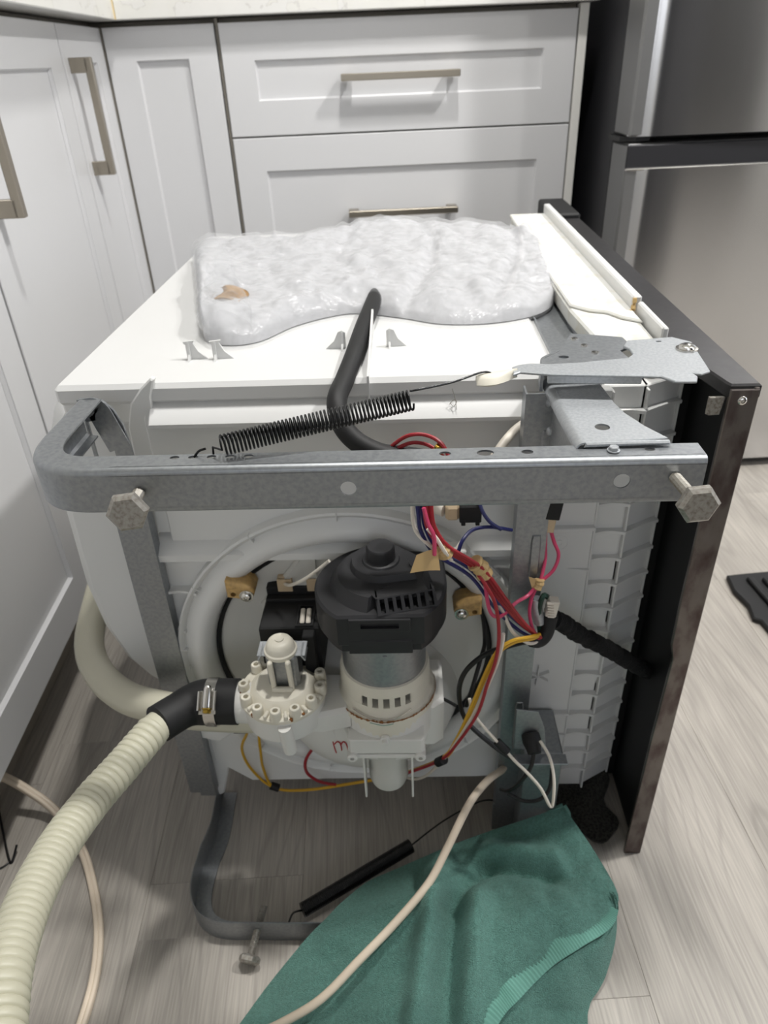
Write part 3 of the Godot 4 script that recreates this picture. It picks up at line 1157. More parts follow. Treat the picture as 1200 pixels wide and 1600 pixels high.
	for y in [0.392, 0.338, 0.290, 0.232, 0.165]:
		var m := MB.new()
		fin_y(m, y, 0.202 + sqrt(maxf(0.0001, 0.186 * 0.186 - pow(y - 0.272, 2.0))) - 0.012, 0.374, -0.168, -0.151)
		part("rib", m, M.tub_plastic, base, 20.0)
	# tan rubber mounts with screws
	for q2 in [[0.098, 0.379, 1.0], [0.3205, 0.352, -1.0]]:
		var c := MB.new()
		var k: float = q2[2]
		var o := V(q2[0], q2[1], 0)
		var out: Array = []
		for e in [[-0.0155, 0.011], [0.002, 0.008], [0.0095, 0.004], [0.0125, -0.003], [0.0105, -0.010], [0.004, -0.0125], [-0.0155, -0.009]]:
			out.append(Vector2(e[0] * k, e[1]))
		c.plate(out, -0.165, -0.138, Transform3D(Basis.IDENTITY, o), [circle(Vector2(-0.0085 * k, -0.004), 0.0028, 10)], 0.0025)
		var cm := part("mount_clip", c, M.tan_rubber, d, 50.0)
		var at := o + V(0.0045 * k, -0.006, -0.1385)
		var wsh := MB.new()
		wsh.lathe([Vector2(0, 0), Vector2(0.0072, 0), Vector2(0.0072, 0.0012), Vector2(0, 0.0012)], axis_to(at, Vector3.BACK), 20)
		part("washer", wsh, M.chrome, cm)
		pan_screw(at + V(0, 0, 0.001), Vector3.BACK, 0.0052, M.chrome, cm)


func corner_grid(d: Node3D) -> void:
	# the ribbed front corner of the tub, right of the upright
	var b := MB.new()
	b.between(V(0.370, 0.025, -0.205), V(0.445, TOP - 0.016, -0.1705), 0.001)
	b.between(V(0.443, 0.025, -0.205), V(0.478, TOP - 0.016, -0.179), 0.001)
	b.plate(xz([[0.474, -0.179], [0.4765, -0.179], [0.513, -0.200], [0.513, -0.30], [0.474, -0.30]]), 0.025, TOP - 0.016, flat(0.0), [], 0.001)
	var c := part("corner_panel", b, M.tub_plastic, d)
	for k in 16:
		var y := 0.062 + k * 0.0322
		var m := MB.new()
		var pts: Array = [[0.445, -0.181], [0.445, -0.1700]]
		for e in 6:
			var u := e / 5.0
			pts.append([lerpf(0.4465, 0.4755, u), -0.1700 - 0.0035 * sin(PI * u)])
		for e in 6:
			var u := e / 5.0
			pts.append([lerpf(0.4765, 0.5145, u), -0.1700 - 0.022 * u - 0.002 * sin(PI * u)])
		pts.append([0.5135, -0.2035])
		m.plate(xz(pts), 0.0, 0.0030, flat(y))
		part("rib", m, M.tub_plastic, c, 20.0)
	for q in [[0.4445, -0.181, -0.1695], [0.4755, -0.183, -0.1725], [0.5125, -0.203, -0.196]]:
		var m := MB.new()
		m.between(V(q[0], 0.026, q[1]), V(q[0] + 0.0022, TOP - 0.018, q[2]), 0.0005)
		part("rib", m, M.tub_plastic, c)
	for q in [[0.425, 0.376], [0.167, 0.382]]:
		var m := MB.new()
		m.plate(xz([[q[1], -0.173], [0.445, -0.173], [0.445, -0.164], [0.40, -0.162], [q[1], -0.160]]), 0.0, 0.004, flat(q[0]), [], 0.0008)
		part("ledge", m, M.tub_plastic, c)
	for q in [[0.283, 0.437], [0.375, 0.428], [0.13, 0.43]]:
		var m := MB.new()
		m.plate(xz([[q[1] - 0.014, -0.172], [0.445, -0.172], [0.445, -0.166], [q[1], -0.1695]]), 0.0, 0.0016, flat(q[0]))
		part("rib", m, M.tub_plastic, c)
	var st := MB.new()                        # star of webs where the moulding was fed
	for k in 3:
		st.box(V(0.4050, 0.229, -0.1685), V(0.028, 0.0012, 0.006), 0.0, Basis(Vector3.BACK, 0.45 + k * PI / 3.0))
	part("web_star", st, M.tub_plastic, c)
	var mk := MB.new()
	for r in [0.0085, 0.003]:
		mk.lathe([Vector2(r - 0.0005, 0.0), Vector2(r - 0.0004, 0.0004), Vector2(r + 0.0004, 0.0004), Vector2(r + 0.0005, 0.0)], axis_to(V(0.413, 0.408, -0.1705), Vector3.BACK), 28)
	part("mould_mark", mk, M.tub_plastic, c)
	# sound felt trailing below
	var f := MB.new()
	f.sheet(14, 10, func(u: float, v: float) -> Vector3:
		var x := lerpf(0.435, 0.512, u) + 0.006 * sin(v * 9.0)
		var z := lerpf(-0.205, -0.122 - 0.012 * sin(u * 7.0), v)
		return V(x, 0.004 + 0.016 * pow(1.0 - v, 2.0) + 0.006 * sin(u * 8.0 + v * 5.0) * (1.0 - v) + 0.003, z), 0.003)
	part("sound_felt", f, M.grey_felt, d)


func door(d: Node3D) -> void:
	var s := MB.new()
	s.between(V(0.5295, 0.0, -0.90), V(0.535, 0.598, -0.1005), 0.0012)
	var o := part("door", s, M.door_edge_steel, d)
	var i := MB.new()                        # damping sheet inside the outer skin, and the liner behind the tub corner
	i.between(V(0.5255, 0.012, -0.76), V(0.5297, 0.585, -0.110))
	i.between(V(0.5155, 0.012, -0.80), V(0.5265, 0.59, -0.205))
	part("door_liner", i, M.bitumen, o)
	var e := MB.new()                        # folded edge that faces the camera, stepped inwards below its middle
	e.plate(xy([[0.5345, 0.0], [0.5345, 0.5965], [0.5125, 0.5965], [0.5125, 0.38], [0.5135, 0.335], [0.5175, 0.318], [0.5155, 0.20], [0.5155, 0.0]]), -0.1045, -0.100, Transform3D.IDENTITY, [], 0.0008)
	e.plate(xy([[0.5345, 0.0], [0.5345, 0.5965], [0.5300, 0.5965], [0.5300, 0.0]]), -0.14, -0.1005, Transform3D.IDENTITY)
	var ed := part("door_edge", e, M.door_edge_steel, o)
	pan_screw(V(0.5225, 0.5875, -0.1002), Vector3.BACK, 0.0038, M.chrome, ed)
	var t := MB.new()                        # painted strip along the upper side, its near end folded over
	t.plate(xz([[0.4955, -0.765], [0.4955, -0.205], [0.503, -0.150], [0.5105, -0.108], [0.5125, -0.102], [0.5355, -0.1015], [0.5355, -0.765]]), 0.588, 0.600, flat(0.0), [], 0.0015)
	part("door_top_strip", t, M.door_paint, o)
	var fl := MB.new()
	fl.plate(xy([[0.4995, 0.5885], [0.4995, 0.574], [0.5025, 0.5725], [0.5105, 0.573], [0.5115, 0.579], [0.5125, 0.5885]]), -0.108, -0.1055, Transform3D.IDENTITY, [], 0.0008)
	part("strip_tab", fl, M.worn_steel, o)
	var c := MB.new()                        # control end beyond the strip
	c.between(V(0.4935, 0.02, -0.905), V(0.5365, 0.607, -0.7665), 0.003)
	part("control_panel", c, M.dull_black, o)
	var a := MB.new()
	a.between(V(0.4945, 0.10, -0.78), V(0.5255, 0.585, -0.76), 0.002)
	part("door_inner_edge", a, M.white_plastic, o)


func base_frame(d: Node3D) -> void:
	# upper strap: a channel open to the inside, bent round the rear corner
	var web := 0.034
	var y0 := 0.559
	var prof := xy([[0.0, 0.002], [0, web - 0.0045], [0.00022025, web - 0.0031094], [0.00085942, web - 0.001855], [0.001855, web - 0.00085942], [0.0031094, web - 0.00022025], [0.0045, web - -0], [0.021, web], [0.021, web - 0.0014], [0.0050, web - 0.0014], [0.0045, web - 0.0014], [0.0033137, web - 0.001636], [0.002308, web - 0.002308], [0.001636, web - 0.0033137], [0.0014, web - 0.0045], [0.0014, 0.0042], [0.0035, 0.0022], [0.010, 0.0014], [0.010, 0.0], [0.0030, 0.0], [0.0007, 0.0007]])
	var m := MB.new()
	# the bend keeps the whole section; the straight length is built of a pierced face, a pierced flange, the rolled edge and the lip
	var path := arc_path([V(0.064, y0, 0), V(0.056, y0, 0), [V(-0.004, y0, 0), 0.052], V(-0.004, y0, -0.085), V(-0.004, y0, -0.122)], 14)
	m.sweep(prof, path)
	var straight := PackedVector3Array([V(0.461, y0, 0), V(0.25, y0, 0), V(0.064, y0, 0)])
	m.sweep(xy([[0, web - 0.0045], [0.00022025, web - 0.0031094], [0.00085942, web - 0.001855], [0.001855, web - 0.00085942], [0.0031094, web - 0.00022025], [0.0045, web - -0], [0.0050, web], [0.0050, web - 0.0014], [0.0045, web - 0.0014], [0.0033137, web - 0.001636], [0.002308, web - 0.002308], [0.001636, web - 0.0033137], [0.0014, web - 0.0045], [0.0014, web - 0.0050], [0.0, web - 0.0050]]), straight)
	m.sweep(xy([[0.0, 0.0045], [0.0, 0.002], [0.0007, 0.0007], [0.0030, 0.0], [0.010, 0.0], [0.010, 0.0014], [0.0035, 0.0022], [0.0014, 0.0042]]), straight)
	m.plate(xy([[0.064, y0 + 0.0042], [0.461, y0 + 0.0042], [0.461, y0 + web - 0.0044], [0.064, y0 + web - 0.0044]]), -0.0014, 0.0, Transform3D.IDENTITY, [circle(Vector2(0.2255, 0.5752), 0.0055, 20), circle(Vector2(0.4075, 0.5765), 0.0055, 20)])
	var hs: Array = []
	for k in 5:
		hs.append(circle(Vector2(0.106 + k * 0.0128, 0.0165), 0.0034, 12, 0.0025))
	for q in [[0.291, 0.0034], [0.318, 0.0048], [0.346, 0.0034], [0.427, 0.0030]]:
		hs.append(circle(Vector2(q[0], 0.0135), q[1] * 1.2, 14, q[1] * 0.9))
	m.plate(xz([[0.064, -0.021], [0.461, -0.021], [0.461, -0.0044], [0.064, -0.0044]]), y0 + web - 0.0014, y0 + web, flat(0.0), hs)
	var st := part("base_strap", m, M.zinc, d, 30.0)
	# rear plate with a round opening, and its screw
	var r := MB.new()
	r.plate(xy([[-0.004, 0.50], [-0.004, 0.592], [0.008, 0.5925], [0.016, 0.590], [0.023, 0.582], [0.028, 0.568], [0.0305, 0.545], [0.031, 0.50]]), -0.1275, -0.125, Transform3D.IDENTITY, [xy([[-0.001, 0.584], [0.006, 0.583], [0.0115, 0.577], [0.015, 0.566], [0.0155, 0.512], [-0.001, 0.512]])], 0.0004)
	r.sweep(xy([[0.0, -0.0015], [0.02, -0.0015], [0.02, 0.0], [0.0, 0.0]]), arc_path([V(-0.004, 0.5925, -0.122), [V(0.018, 0.596, -0.122), 0.014], V(0.0315, 0.55, -0.122)], 8), Vector3.BACK)
	var rp := part("rear_plate", r, M.zinc, d, 30.0)
	pan_screw(V(0.0235, 0.553, -0.125), Vector3.BACK, 0.0042, M.chrome, rp)
	# rear upright, folded lengthwise
	var c := MB.new()
	c.sweep(xy([[-0.017, -0.013], [-0.0155, -0.013], [-0.0155, 0.0005], [0.001, 0.0005], [0.003, -0.004], [0.015, -0.004], [0.0165, -0.013], [0.018, -0.013], [0.0165, -0.0025], [0.004, -0.0025], [0.002, 0.002], [-0.017, 0.002]]), PackedVector3Array([V(0.002, 0.508, -0.150), V(0.000, 0.30, -0.150), V(-0.001, 0.045, -0.152)]), Vector3.BACK)
	part("rear_upright", c, M.zinc, d, 25.0)
	# lower strap on the floor
	var lo := MB.new()
	var web2 := 0.034
	var prof2 := xy([[0.0, 0.0], [0.0, web2 - 0.001], [0.0007, web2], [0.0016, web2 - 0.0005], [0.0016, 0.0022], [0.019, 0.0018], [0.019, 0.0]])
	lo.sweep(prof2, arc_path([V(0.461, 0.0005, 0.002), V(0.2, 0.0005, 0.002), [V(0.004, 0.0005, 0.002), 0.060], V(0.008, 0.0005, -0.09), [V(0.014, 0.0005, -0.115), 0.02], V(0.010, 0.0005, -0.185)], 12))
	part("base_strap", lo, M.zinc, d, 35.0)
	levelling_foot(d, V(0.0825, 0.5755, 0.0), V(0.0862, 0.5800, 0.0285), 0.0136, 0.012)
	levelling_foot(d, V(0.4420, 0.5785, 0.0), V(0.4432, 0.5810, 0.0335), 0.0132, 0.012)
	levelling_foot(d, V(0.0905, 0.019, 0.003), V(0.0865, 0.0125, 0.0235), 0.0120, 0.026)
	# front upright: a channel with an inner flange
	var u := MB.new()
	u.sweep(xy([[-0.014, -0.022], [-0.0125, -0.022], [-0.0125, -0.0015], [0.0125, -0.0015], [0.0125, -0.016], [0.014, -0.016], [0.014, 0.0], [-0.014, 0.0]]), PackedVector3Array([V(0.3735, 0.592, -0.112), V(0.3745, 0.30, -0.122), V(0.3760, 0.001, -0.132)]), Vector3.BACK)
	u.plate(xy([[0.360, 0.001], [0.400, 0.001], [0.400, 0.010], [0.388, 0.05], [0.360, 0.05]]), -0.134, -0.132, Transform3D.IDENTITY)
	var fu := part("front_upright", u, M.zinc, d, 25.0)
	for q in [[0.52, 0.560], [0.405, 0.455], [0.16, 0.235]]:
		var sl := MB.new()                    # embossed slots in the upright
		sl.plate(xy([[-0.0035, q[0]], [0.0035, q[0]], [0.0045, q[0] + 0.006], [0.0045, q[1] - 0.006], [0.0035, q[1]], [-0.0035, q[1]], [-0.0045, q[1] - 0.006], [-0.0045, q[0] + 0.006]]), 0.0, 0.003, Transform3D(Basis.IDENTITY, V(0.379, 0, lerpf(-0.132, -0.112, (q[0] + q[1]) / 1.19) - 0.001)), [], 0.0012)
		part("embossing", sl, M.zinc, fu)
	# cross plate from the strap to the upright, with a turned lip and flange
	var cp := MB.new()
	cp.plate(xz([[0.379, -0.130], [0.4165, -0.133], [0.4195, -0.080], [0.4225, -0.062], [0.4305, -0.040], [0.4405, -0.021], [0.3845, -0.0165]]), 0.0, 0.0014, flat(0.596), [circle(Vector2(0.4012, 0.0395), 0.0052, 18)], 0.0004)
	cp.plate(xy([[0.385, 0.5972], [0.4405, 0.5972], [0.4415, 0.5945], [0.384, 0.5935]]), -0.0195, -0.0155, Transform3D.IDENTITY, [], 0.0010)
	var roll: Array = []                       # rolled left edge
	for k in 7:
		roll.append(Vector2(cos(PI / 2 + PI / 2 * k / 6.0), sin(PI / 2 + PI / 2 * k / 6.0) - 1.0) * 0.0065)
	for k in 7:
		roll.append(Vector2(cos(PI - PI / 2 * k / 6.0) * 0.0053, sin(PI - PI / 2 * k / 6.0) * 0.0053 - 0.0065))
	cp.sweep(roll, PackedVector3Array([V(0.3848, 0.5974, -0.0165), V(0.3825, 0.5974, -0.07), V(0.3805, 0.5974, -0.131)]))
	cp.plate(xy([[-0.133, 0.592], [-0.0165, 0.592], [-0.020, 0.585], [-0.06, 0.566], [-0.085, 0.545], [-0.133, 0.535]]), -0.0007, 0.0007, Transform3D(Basis(V(-0.035, 0, 1).normalized(), Vector3.UP, V(-1, 0, -0.035).normalized()), V(0.3785, 0, 0)), [], 0.0002)
	var cpp := part("cross_plate", cp, M.zinc_bright, d, 30.0)
	for q in [[0.584, -0.112], [0.566, -0.098]]:
		var rv := MB.new()
		rv.lathe([Vector2(0, 0), Vector2(0.0036, 0), Vector2(0.003, 0.0013), Vector2(0.0015, 0.0019), Vector2(0, 0.002)], axis_to(V(0.3775, q[0], q[1]), V(-1, 0.15, 0.3)), 14)
		part("rivet", rv, M.zinc_bright, cpp)
	hex_bolt(V(0.4025, 0.5935, -0.0115), Vector3.UP, 0.0034, 0.0032, M.zinc_bright, d)


func hinge(d: Node3D) -> void:
	# flat hinge arm lying on the tub side, the plate under it, the bolt at the door
	var a := MB.new()
	a.plate(xz([[0.346, -0.0955], [0.352, -0.100], [0.373, -0.094], [0.419, -0.0885], [0.452, -0.084], [0.459, -0.074], [0.474, -0.073], [0.4775, -0.082], [0.476, -0.089], [0.482, -0.087], [0.490, -0.092], [0.4975, -0.155], [0.486, -0.168], [0.448, -0.163], [0.4415, -0.150], [0.4445, -0.143], [0.444, -0.131], [0.438, -0.123], [0.400, -0.116], [0.377, -0.114], [0.362, -0.117], [0.352, -0.114], [0.347, -0.110]]), 0.0, 0.0022, flat(0.6135), [circle(Vector2(0.472, 0.158), 0.0025, 10, 0.0015)], 0.0006)
	a.plate(xz([[0.372, -0.0975], [0.44, -0.0915], [0.44, -0.089], [0.372, -0.0945]]), -0.006, 0.001, flat(0.6135), [], 0.0006)
	var h := part("hinge_arm", a, M.zinc_bright, d, 30.0)
	var tip := MB.new()
	tip.sheet(10, 6, func(u: float, v: float) -> Vector3:
		var w := 0.007 * sin(PI * minf(1.0, 0.12 + u * 0.9)) + 0.0022
		return V(lerpf(0.318, 0.350, u), 0.6105 + 0.0065 * sin(PI * v), lerpf(-0.0925, -0.104, u) + lerpf(-w, w, v)), 0.003)
	part("spring_tip", tip, M.cream_plastic, h, 60.0)
	var pl := MB.new()
	pl.plate(xz([[0.372, -0.118], [0.373, -0.134], [0.379, -0.141], [0.390, -0.152], [0.399, -0.170], [0.405, -0.186], [0.409, -0.195], [0.420, -0.193], [0.450, -0.183], [0.452, -0.16], [0.440, -0.150], [0.443, -0.131], [0.430, -0.120]]), 0.0, 0.0022, flat(0.6095), [circle(Vector2(0.392, 0.139), 0.0042, 12, 0.0032)], 0.0006)
	pl.sweep(xy([[-0.0012, 0.0], [0.0012, 0.0], [0.0012, -0.02], [-0.0012, -0.02]]), curve([V(0.410, 0.6115, -0.196), V(0.399, 0.6115, -0.172), V(0.389, 0.6115, -0.153), V(0.375, 0.6115, -0.138), V(0.372, 0.6115, -0.118)], 5))
	var hp := part("hinge_plate", pl, M.zinc, d, 30.0)
	for q in [[0.4085, -0.180], [0.4135, -0.163], [0.4185, -0.146]]:
		var rv := MB.new()
		rv.lathe([Vector2(0, 0), Vector2(0.0032, 0), Vector2(0.0030, 0.0012), Vector2(0, 0.0017)], Transform3D(Basis.IDENTITY, V(q[0], 0.6116, q[1])), 14)
		part("rivet", rv, M.chrome, hp)
	var b := MB.new()
	b.lathe([Vector2(0, 0), Vector2(0.0085, 0), Vector2(0.0085, 0.0012), Vector2(0.0065, 0.0013), Vector2(0.006, 0.003), Vector2(0.004, 0.0042), Vector2(0, 0.0046)], Transform3D(Basis.IDENTITY, V(0.488, 0.6157, -0.138)), 20)
	part("hinge_bolt", b, M.chrome, h)
	# door spring: long open coil between the strap and the arm
	var p0 := V(0.1400, 0.6015, -0.0165)
	var p1 := V(0.2690, 0.6175, -0.0480)
	var dir := (p1 - p0).normalized()
	var sx := dir.cross(Vector3.UP).normalized()
	var sy := sx.cross(dir)
	var pts := PackedVector3Array()
	var turns := 50
	for k in turns * 14 + 1:
		var f := TAU * k / 14.0
		var u := k / float(turns * 14)
		pts.append(p0.lerp(p1, u) + (sx * cos(f) + sy * sin(f)) * 0.0070)
	pts = PackedVector3Array([V(0.133, 0.5945, -0.0175), V(0.1335, 0.600, -0.0172)]) + pts
	var c := MB.new()
	c.tube(pts, 0.00080, 6)
	var sp := part("door_spring", c, M.spring, d, 70.0)
	wire("hook_wire", [p1 + sy * 0.007, p1 + V(0.006, 0.0065, -0.003), V(0.300, 0.6195, -0.074), V(0.322, 0.6185, -0.0935), V(0.330, 0.616, -0.097)], 0.00085, M.spring, sp)
	wire("hook_wire", [V(0.128, 0.5985, -0.0180), V(0.123, 0.5965, -0.0185), V(0.119, 0.592, -0.0185)], 0.0009, M.spring, sp)
	# second spring, sleeved, near the floor
	var q0 := V(0.1380, 0.022, -0.0190)
	var q1 := V(0.2590, 0.022, -0.0960)
	var s2 := MB.new()
	var pp := PackedVector3Array()
	for k in 141:
		pp.append(q0.lerp(q1, k / 140.0))
	s2.tube(pp, func(i, _u): return 0.0085 if i % 2 == 0 else 0.0078, 14)
	var ls := part("door_spring", s2, M.spring, d, 20.0)
	wire("hook_wire", [q0, V(0.133, 0.025, -0.0165), V(0.128, 0.027, -0.012), V(0.124, 0.022, -0.003)], 0.0011, M.spring, ls)
	wire("hook_wire", [q1, V(0.30, 0.024, -0.128), V(0.345, 0.03, -0.150), V(0.365, 0.03, -0.152)], 0.0010, M.spring, ls)


func up_at(x: float, y: float, z: float) -> Transform3D:
	return Transform3D(Basis.IDENTITY, V(x, y, z))


func motor(d: Node3D) -> void:
	# circulation motor: vertical axis, black fan cover on top, steel can, cream pump head
	var cx := 0.2385
	var cz := -0.101

	var o: Array = []
	# cover outline in (x, z): round at the back and left, cut flat in front, squared at the right rear
	var r := 0.0605
	for k in range(0, 25):
		var a := deg_to_rad(lerpf(128.0, 290.0, k / 24.0))       # from front left round the left side to the back
		o.append([cx + cos(a) * r, cz + sin(a) * r])
	o.append([cx + 0.034, cz - 0.0585])
	o.append([cx + 0.053, cz - 0.056])
	o.append([cx + 0.0585, cz - 0.050])
	o.append([cx + 0.0595, cz - 0.02])
	for k in 9:
		var a := deg_to_rad(lerpf(0.0, 50.0, k / 8.0))
		o.append([cx + cos(a) * 0.0600, cz + sin(a) * r])
	var inner := func(s: float) -> Array:
		var out: Array = []
		for q in o:
			out.append([cx + (q[0] - cx) * s, cz + (q[1] - cz) * s])
		return out
	var m := MB.new()
	m.plate(xz(o), 0.382, 0.4165, flat(0.0), [], 0.0022)
	m.plate(xz(inner.call(0.93)), 0.372, 0.384, flat(0.0), [], 0.002)
	m.plate(xz([[cx - 0.030, cz], [cx + 0.030, cz], [cx + 0.028, cz + 0.0480], [cx - 0.028, cz + 0.0480]]), 0.3725, 0.390, flat(0.0), [], 0.002)
	var fc := part("fan_cover", m, M.black_plastic, d, 32.0)
	# raised hood: round, with a straight sloped face of vents at the front right; a smaller step carries the knob
	var outline := func(r0: float, e: float) -> Array:
		var q: Array = []
		for k in 27:
			var a := deg_to_rad(lerpf(104.0, 330.0, k / 26.0))
			q.append([cx + 0.0005 + cos(a) * (r0 - e), cz - 0.003 + sin(a) * (r0 - e)])
		q.append([cx + 0.0475 - e, cz + 0.000])
		q.append([cx + 0.0460 - e, cz + 0.0180 - e])
		q.append([cx + 0.0020, cz + 0.0300 - e])
		return q
	var ramp := MB.new()
	ramp.loft(outline.call(0.0480, 0.0), 0.4155, outline.call(0.0480, 0.0085), 0.4275)
	var step: Array = []
	var step2: Array = []
	for k in 21:
		var a := deg_to_rad(lerpf(75.0, 320.0, k / 20.0))
		step.append([cx + cos(a) * 0.0285, cz - 0.0125 + sin(a) * 0.0285])
		step2.append([cx + cos(a) * 0.0260, cz - 0.0125 + sin(a) * 0.0260])
	step.append([cx + 0.0335, cz + 0.0105])
	step2.append([cx + 0.0300, cz + 0.0085])
	ramp.loft(step, 0.4270, step2, 0.4335)
	part("vent_hood", ramp, M.black_plastic, fc, 32.0)
	var kn := MB.new()
	kn.lathe([Vector2(0.0175, 0.4335), Vector2(0.0165, 0.4352), Vector2(0.0142, 0.4358), Vector2(0.0134, 0.4365), Vector2(0.0130, 0.4468), Vector2(0.0115, 0.4488), Vector2(0.0, 0.4490)], up_at(cx + 0.0005, 0, cz - 0.012), 32)
	part("knob", kn, M.black_plastic, fc)
	var fa := V(cx + 0.0000, 0.4158, cz + 0.0452)            # foot of the sloped face, left and right
	var fb := V(cx + 0.0500, 0.4158, cz + 0.0325)
	var out := V(fa.z - fb.z, 0, fb.x - fa.x).normalized()
	var sl := (V(0, 0.0117, 0) - out * 0.0085).normalized()
	var ex := (fb - fa).normalized()
	var flen := fa.distance_to(fb)
	var face := Transform3D(Basis(ex, sl, ex.cross(sl)), fa)
	var slots: Array = []
	for k in 7:
		var x := flen * (0.075 + 0.139 * k)
		slots.append(xy([[x - 0.0021, 0.0012], [x + 0.0021, 0.0012], [x + 0.0021, 0.0134], [x - 0.0021, 0.0134]]))
	var gr := MB.new()
	gr.plate(xy([[-0.002, -0.0004], [flen + 0.001, -0.0004], [flen - 0.0005, 0.0147], [0.0, 0.0147]]), 0.0, 0.0022, face, slots)
	# roof and cheeks of the hollow behind the grille
	gr.plate(xz([[cx - 0.010, cz + 0.028], [cx + 0.038, cz + 0.008], [cx + 0.0425, cz + 0.0255], [cx - 0.0025, cz + 0.0372]]), 0.4258, 0.4276, flat(0.0), [], 0.0004)
	gr.plate(xy([[0.0, 0.4150], [0.018, 0.4150], [0.011, 0.4276], [-0.002, 0.4276]]), 0.0, 0.0015, Transform3D(Basis(V(0.2, 0, 1).normalized(), Vector3.UP, V(-1, 0, 0.2).normalized()), V(cx + 0.046, 0, cz + 0.016)))
	gr.plate(xy([[0.0, 0.4150], [0.019, 0.4150], [0.009, 0.4276], [-0.002, 0.4276]]), 0.0, 0.0015, Transform3D(Basis(V(0.15, 0, 1).normalized(), Vector3.UP, V(-1, 0, 0.15).normalized()), V(cx - 0.003, 0, cz + 0.026)))
	part("vent_grille", gr, M.black_plastic, fc, 20.0)
	var wn := MB.new()
	wn.plate(xy([[-0.0265, 0.4015], [0.0265, 0.4015], [0.0265, 0.4145], [-0.0265, 0.4145]]), 0.0, 0.0026, Transform3D(Basis.IDENTITY, V(cx, 0, cz + 0.0475)), [xy([[-0.0165, 0.4050], [0.0165, 0.4050], [0.0165, 0.4105], [-0.0165, 0.4105]])], 0.0004)
	part("slotted_plate", wn, M.black_plastic, fc, 20.0)
	# steel can
	var c := MB.new()
	c.lathe([Vector2(0.0, 0.3165), Vector2(0.0405, 0.3165), Vector2(0.0405, 0.375), Vector2(0.0, 0.375)], up_at(cx, 0, cz), 48)
	var can := part("motor_can", c, M.zinc, d, 40.0)
	var tb := MB.new()
	for a in [0.75, 1.5, 2.2]:
		tb.box(V(cx + cos(a) * 0.0408, 0.3625, cz + sin(a) * 0.0408), V(0.004, 0.0035, 0.0016), 0.0004, Basis(Vector3.UP, PI / 2 - a))
	part("tabs", tb, M.zinc, can)
	# pump head
	var h := MB.new()
	h.lathe([Vector2(0.0, 0.255), Vector2(0.0445, 0.255), Vector2(0.0470, 0.264), Vector2(0.0480, 0.2795), Vector2(0.0500, 0.2805), Vector2(0.0502, 0.2875), Vector2(0.0485, 0.2890), Vector2(0.0470, 0.2895), Vector2(0.0445, 0.2930), Vector2(0.0443, 0.3003), Vector2(0.0, 0.3003)], up_at(cx, 0, cz), 48)
	h.lathe([Vector2(0.0405, 0.3125), Vector2(0.0441, 0.3125), Vector2(0.0440, 0.3170), Vector2(0.0428, 0.3240), Vector2(0.0405, 0.3245), Vector2(0.0405, 0.3125)], up_at(cx, 0, cz), 48)
	# wall between the five open slots: posts, and the closed rest of the circle
	var spans: Array = []
	for k in 4:
		spans.append([87.0 + (k - 1.5) * 14.0 - 3.1, 6.2])
	spans.append([87.0 + 2.5 * 14.0 - 3.1, 360.0 - 5.0 * 14.0 + 6.2])
	for sp in spans:
		var xf := Transform3D(Basis(Vector3.UP, -deg_to_rad(sp[0])), V(cx, 0, cz))
		h.lathe([Vector2(0.0425, 0.3000), Vector2(0.0442, 0.3000), Vector2(0.0441, 0.3127), Vector2(0.0425, 0.3127), Vector2(0.0425, 0.3000)], xf, 3 if sp[1] < 20.0 else 40, deg_to_rad(sp[1]))
	var ph := part("pump_head", h, M.cream_plastic, d, 35.0)
	var rt := MB.new()
	rt.lathe([Vector2(0.031, 0.3000), Vector2(0.031, 0.3165)], up_at(cx, 0, cz), 32)
	part("rotor", rt, M.dull_black, ph)
	var rs := MB.new()                        # rust run along the seam
	var n := FastNoiseLite.new()
	n.seed = 4
	n.frequency = 9.0
	rs.sheet(150, 3, func(u: float, v: float) -> Vector3:
		var a := deg_to_rad(lerpf(-15.0, 170.0, u))
		var w := 0.0004 + 0.0022 * clampf(n.get_noise_1d(a * 1.6) * 1.6 + 0.35, 0.0, 1.0) + 0.0006 * absf(n.get_noise_1d(a * 7.0))
		return V(cx + cos(a) * (0.0504 - 0.0004 * absf(v - 0.4)), 0.2892 - 0.0006 + (v - 0.6) * w * 1.6 + 0.0006 * n.get_noise_1d(a * 5.0 + 9.0), cz + sin(a) * (0.0504 - 0.0004 * absf(v - 0.4))))
	part("rust_stain", rs, M.rust, ph, 60.0, "brown rust run along the seam")
	var st := MB.new()
	st.tube(curve([V(cx - 0.031, 0.2925, cz + 0.036), V(cx - 0.012, 0.2905, cz + 0.0472), V(cx + 0.010, 0.2905, cz + 0.0476), V(cx + 0.026, 0.2955, cz + 0.040)], 6), 0.0006, 6)
	st.tube(curve([V(cx - 0.014, 0.2880, cz + 0.049), V(cx - 0.002, 0.2865, cz + 0.0512), V(cx + 0.008, 0.2875, cz + 0.0505)], 6), 0.0012, 6)
	part("retaining_wire", st, M.chrome, ph)
	# lower body: volute and square bracket with two screw bosses, outlet neck between two fins
	var b := MB.new()
	b.lathe([Vector2(0.0, 0.205), Vector2(0.034, 0.205), Vector2(0.043, 0.222), Vector2(0.0485, 0.245), Vector2(0.0495, 0.281), Vector2(0.0, 0.281)], up_at(cx, 0, cz - 0.002), 44)
	b.plate(xz([[cx - 0.037, cz - 0.03], [cx + 0.037, cz - 0.03], [cx + 0.0375, cz + 0.046], [cx + 0.0345, cz + 0.0495], [cx - 0.0345, cz + 0.0495], [cx - 0.0375, cz + 0.046]]), 0.2425, 0.262, flat(0.0), [], 0.001)
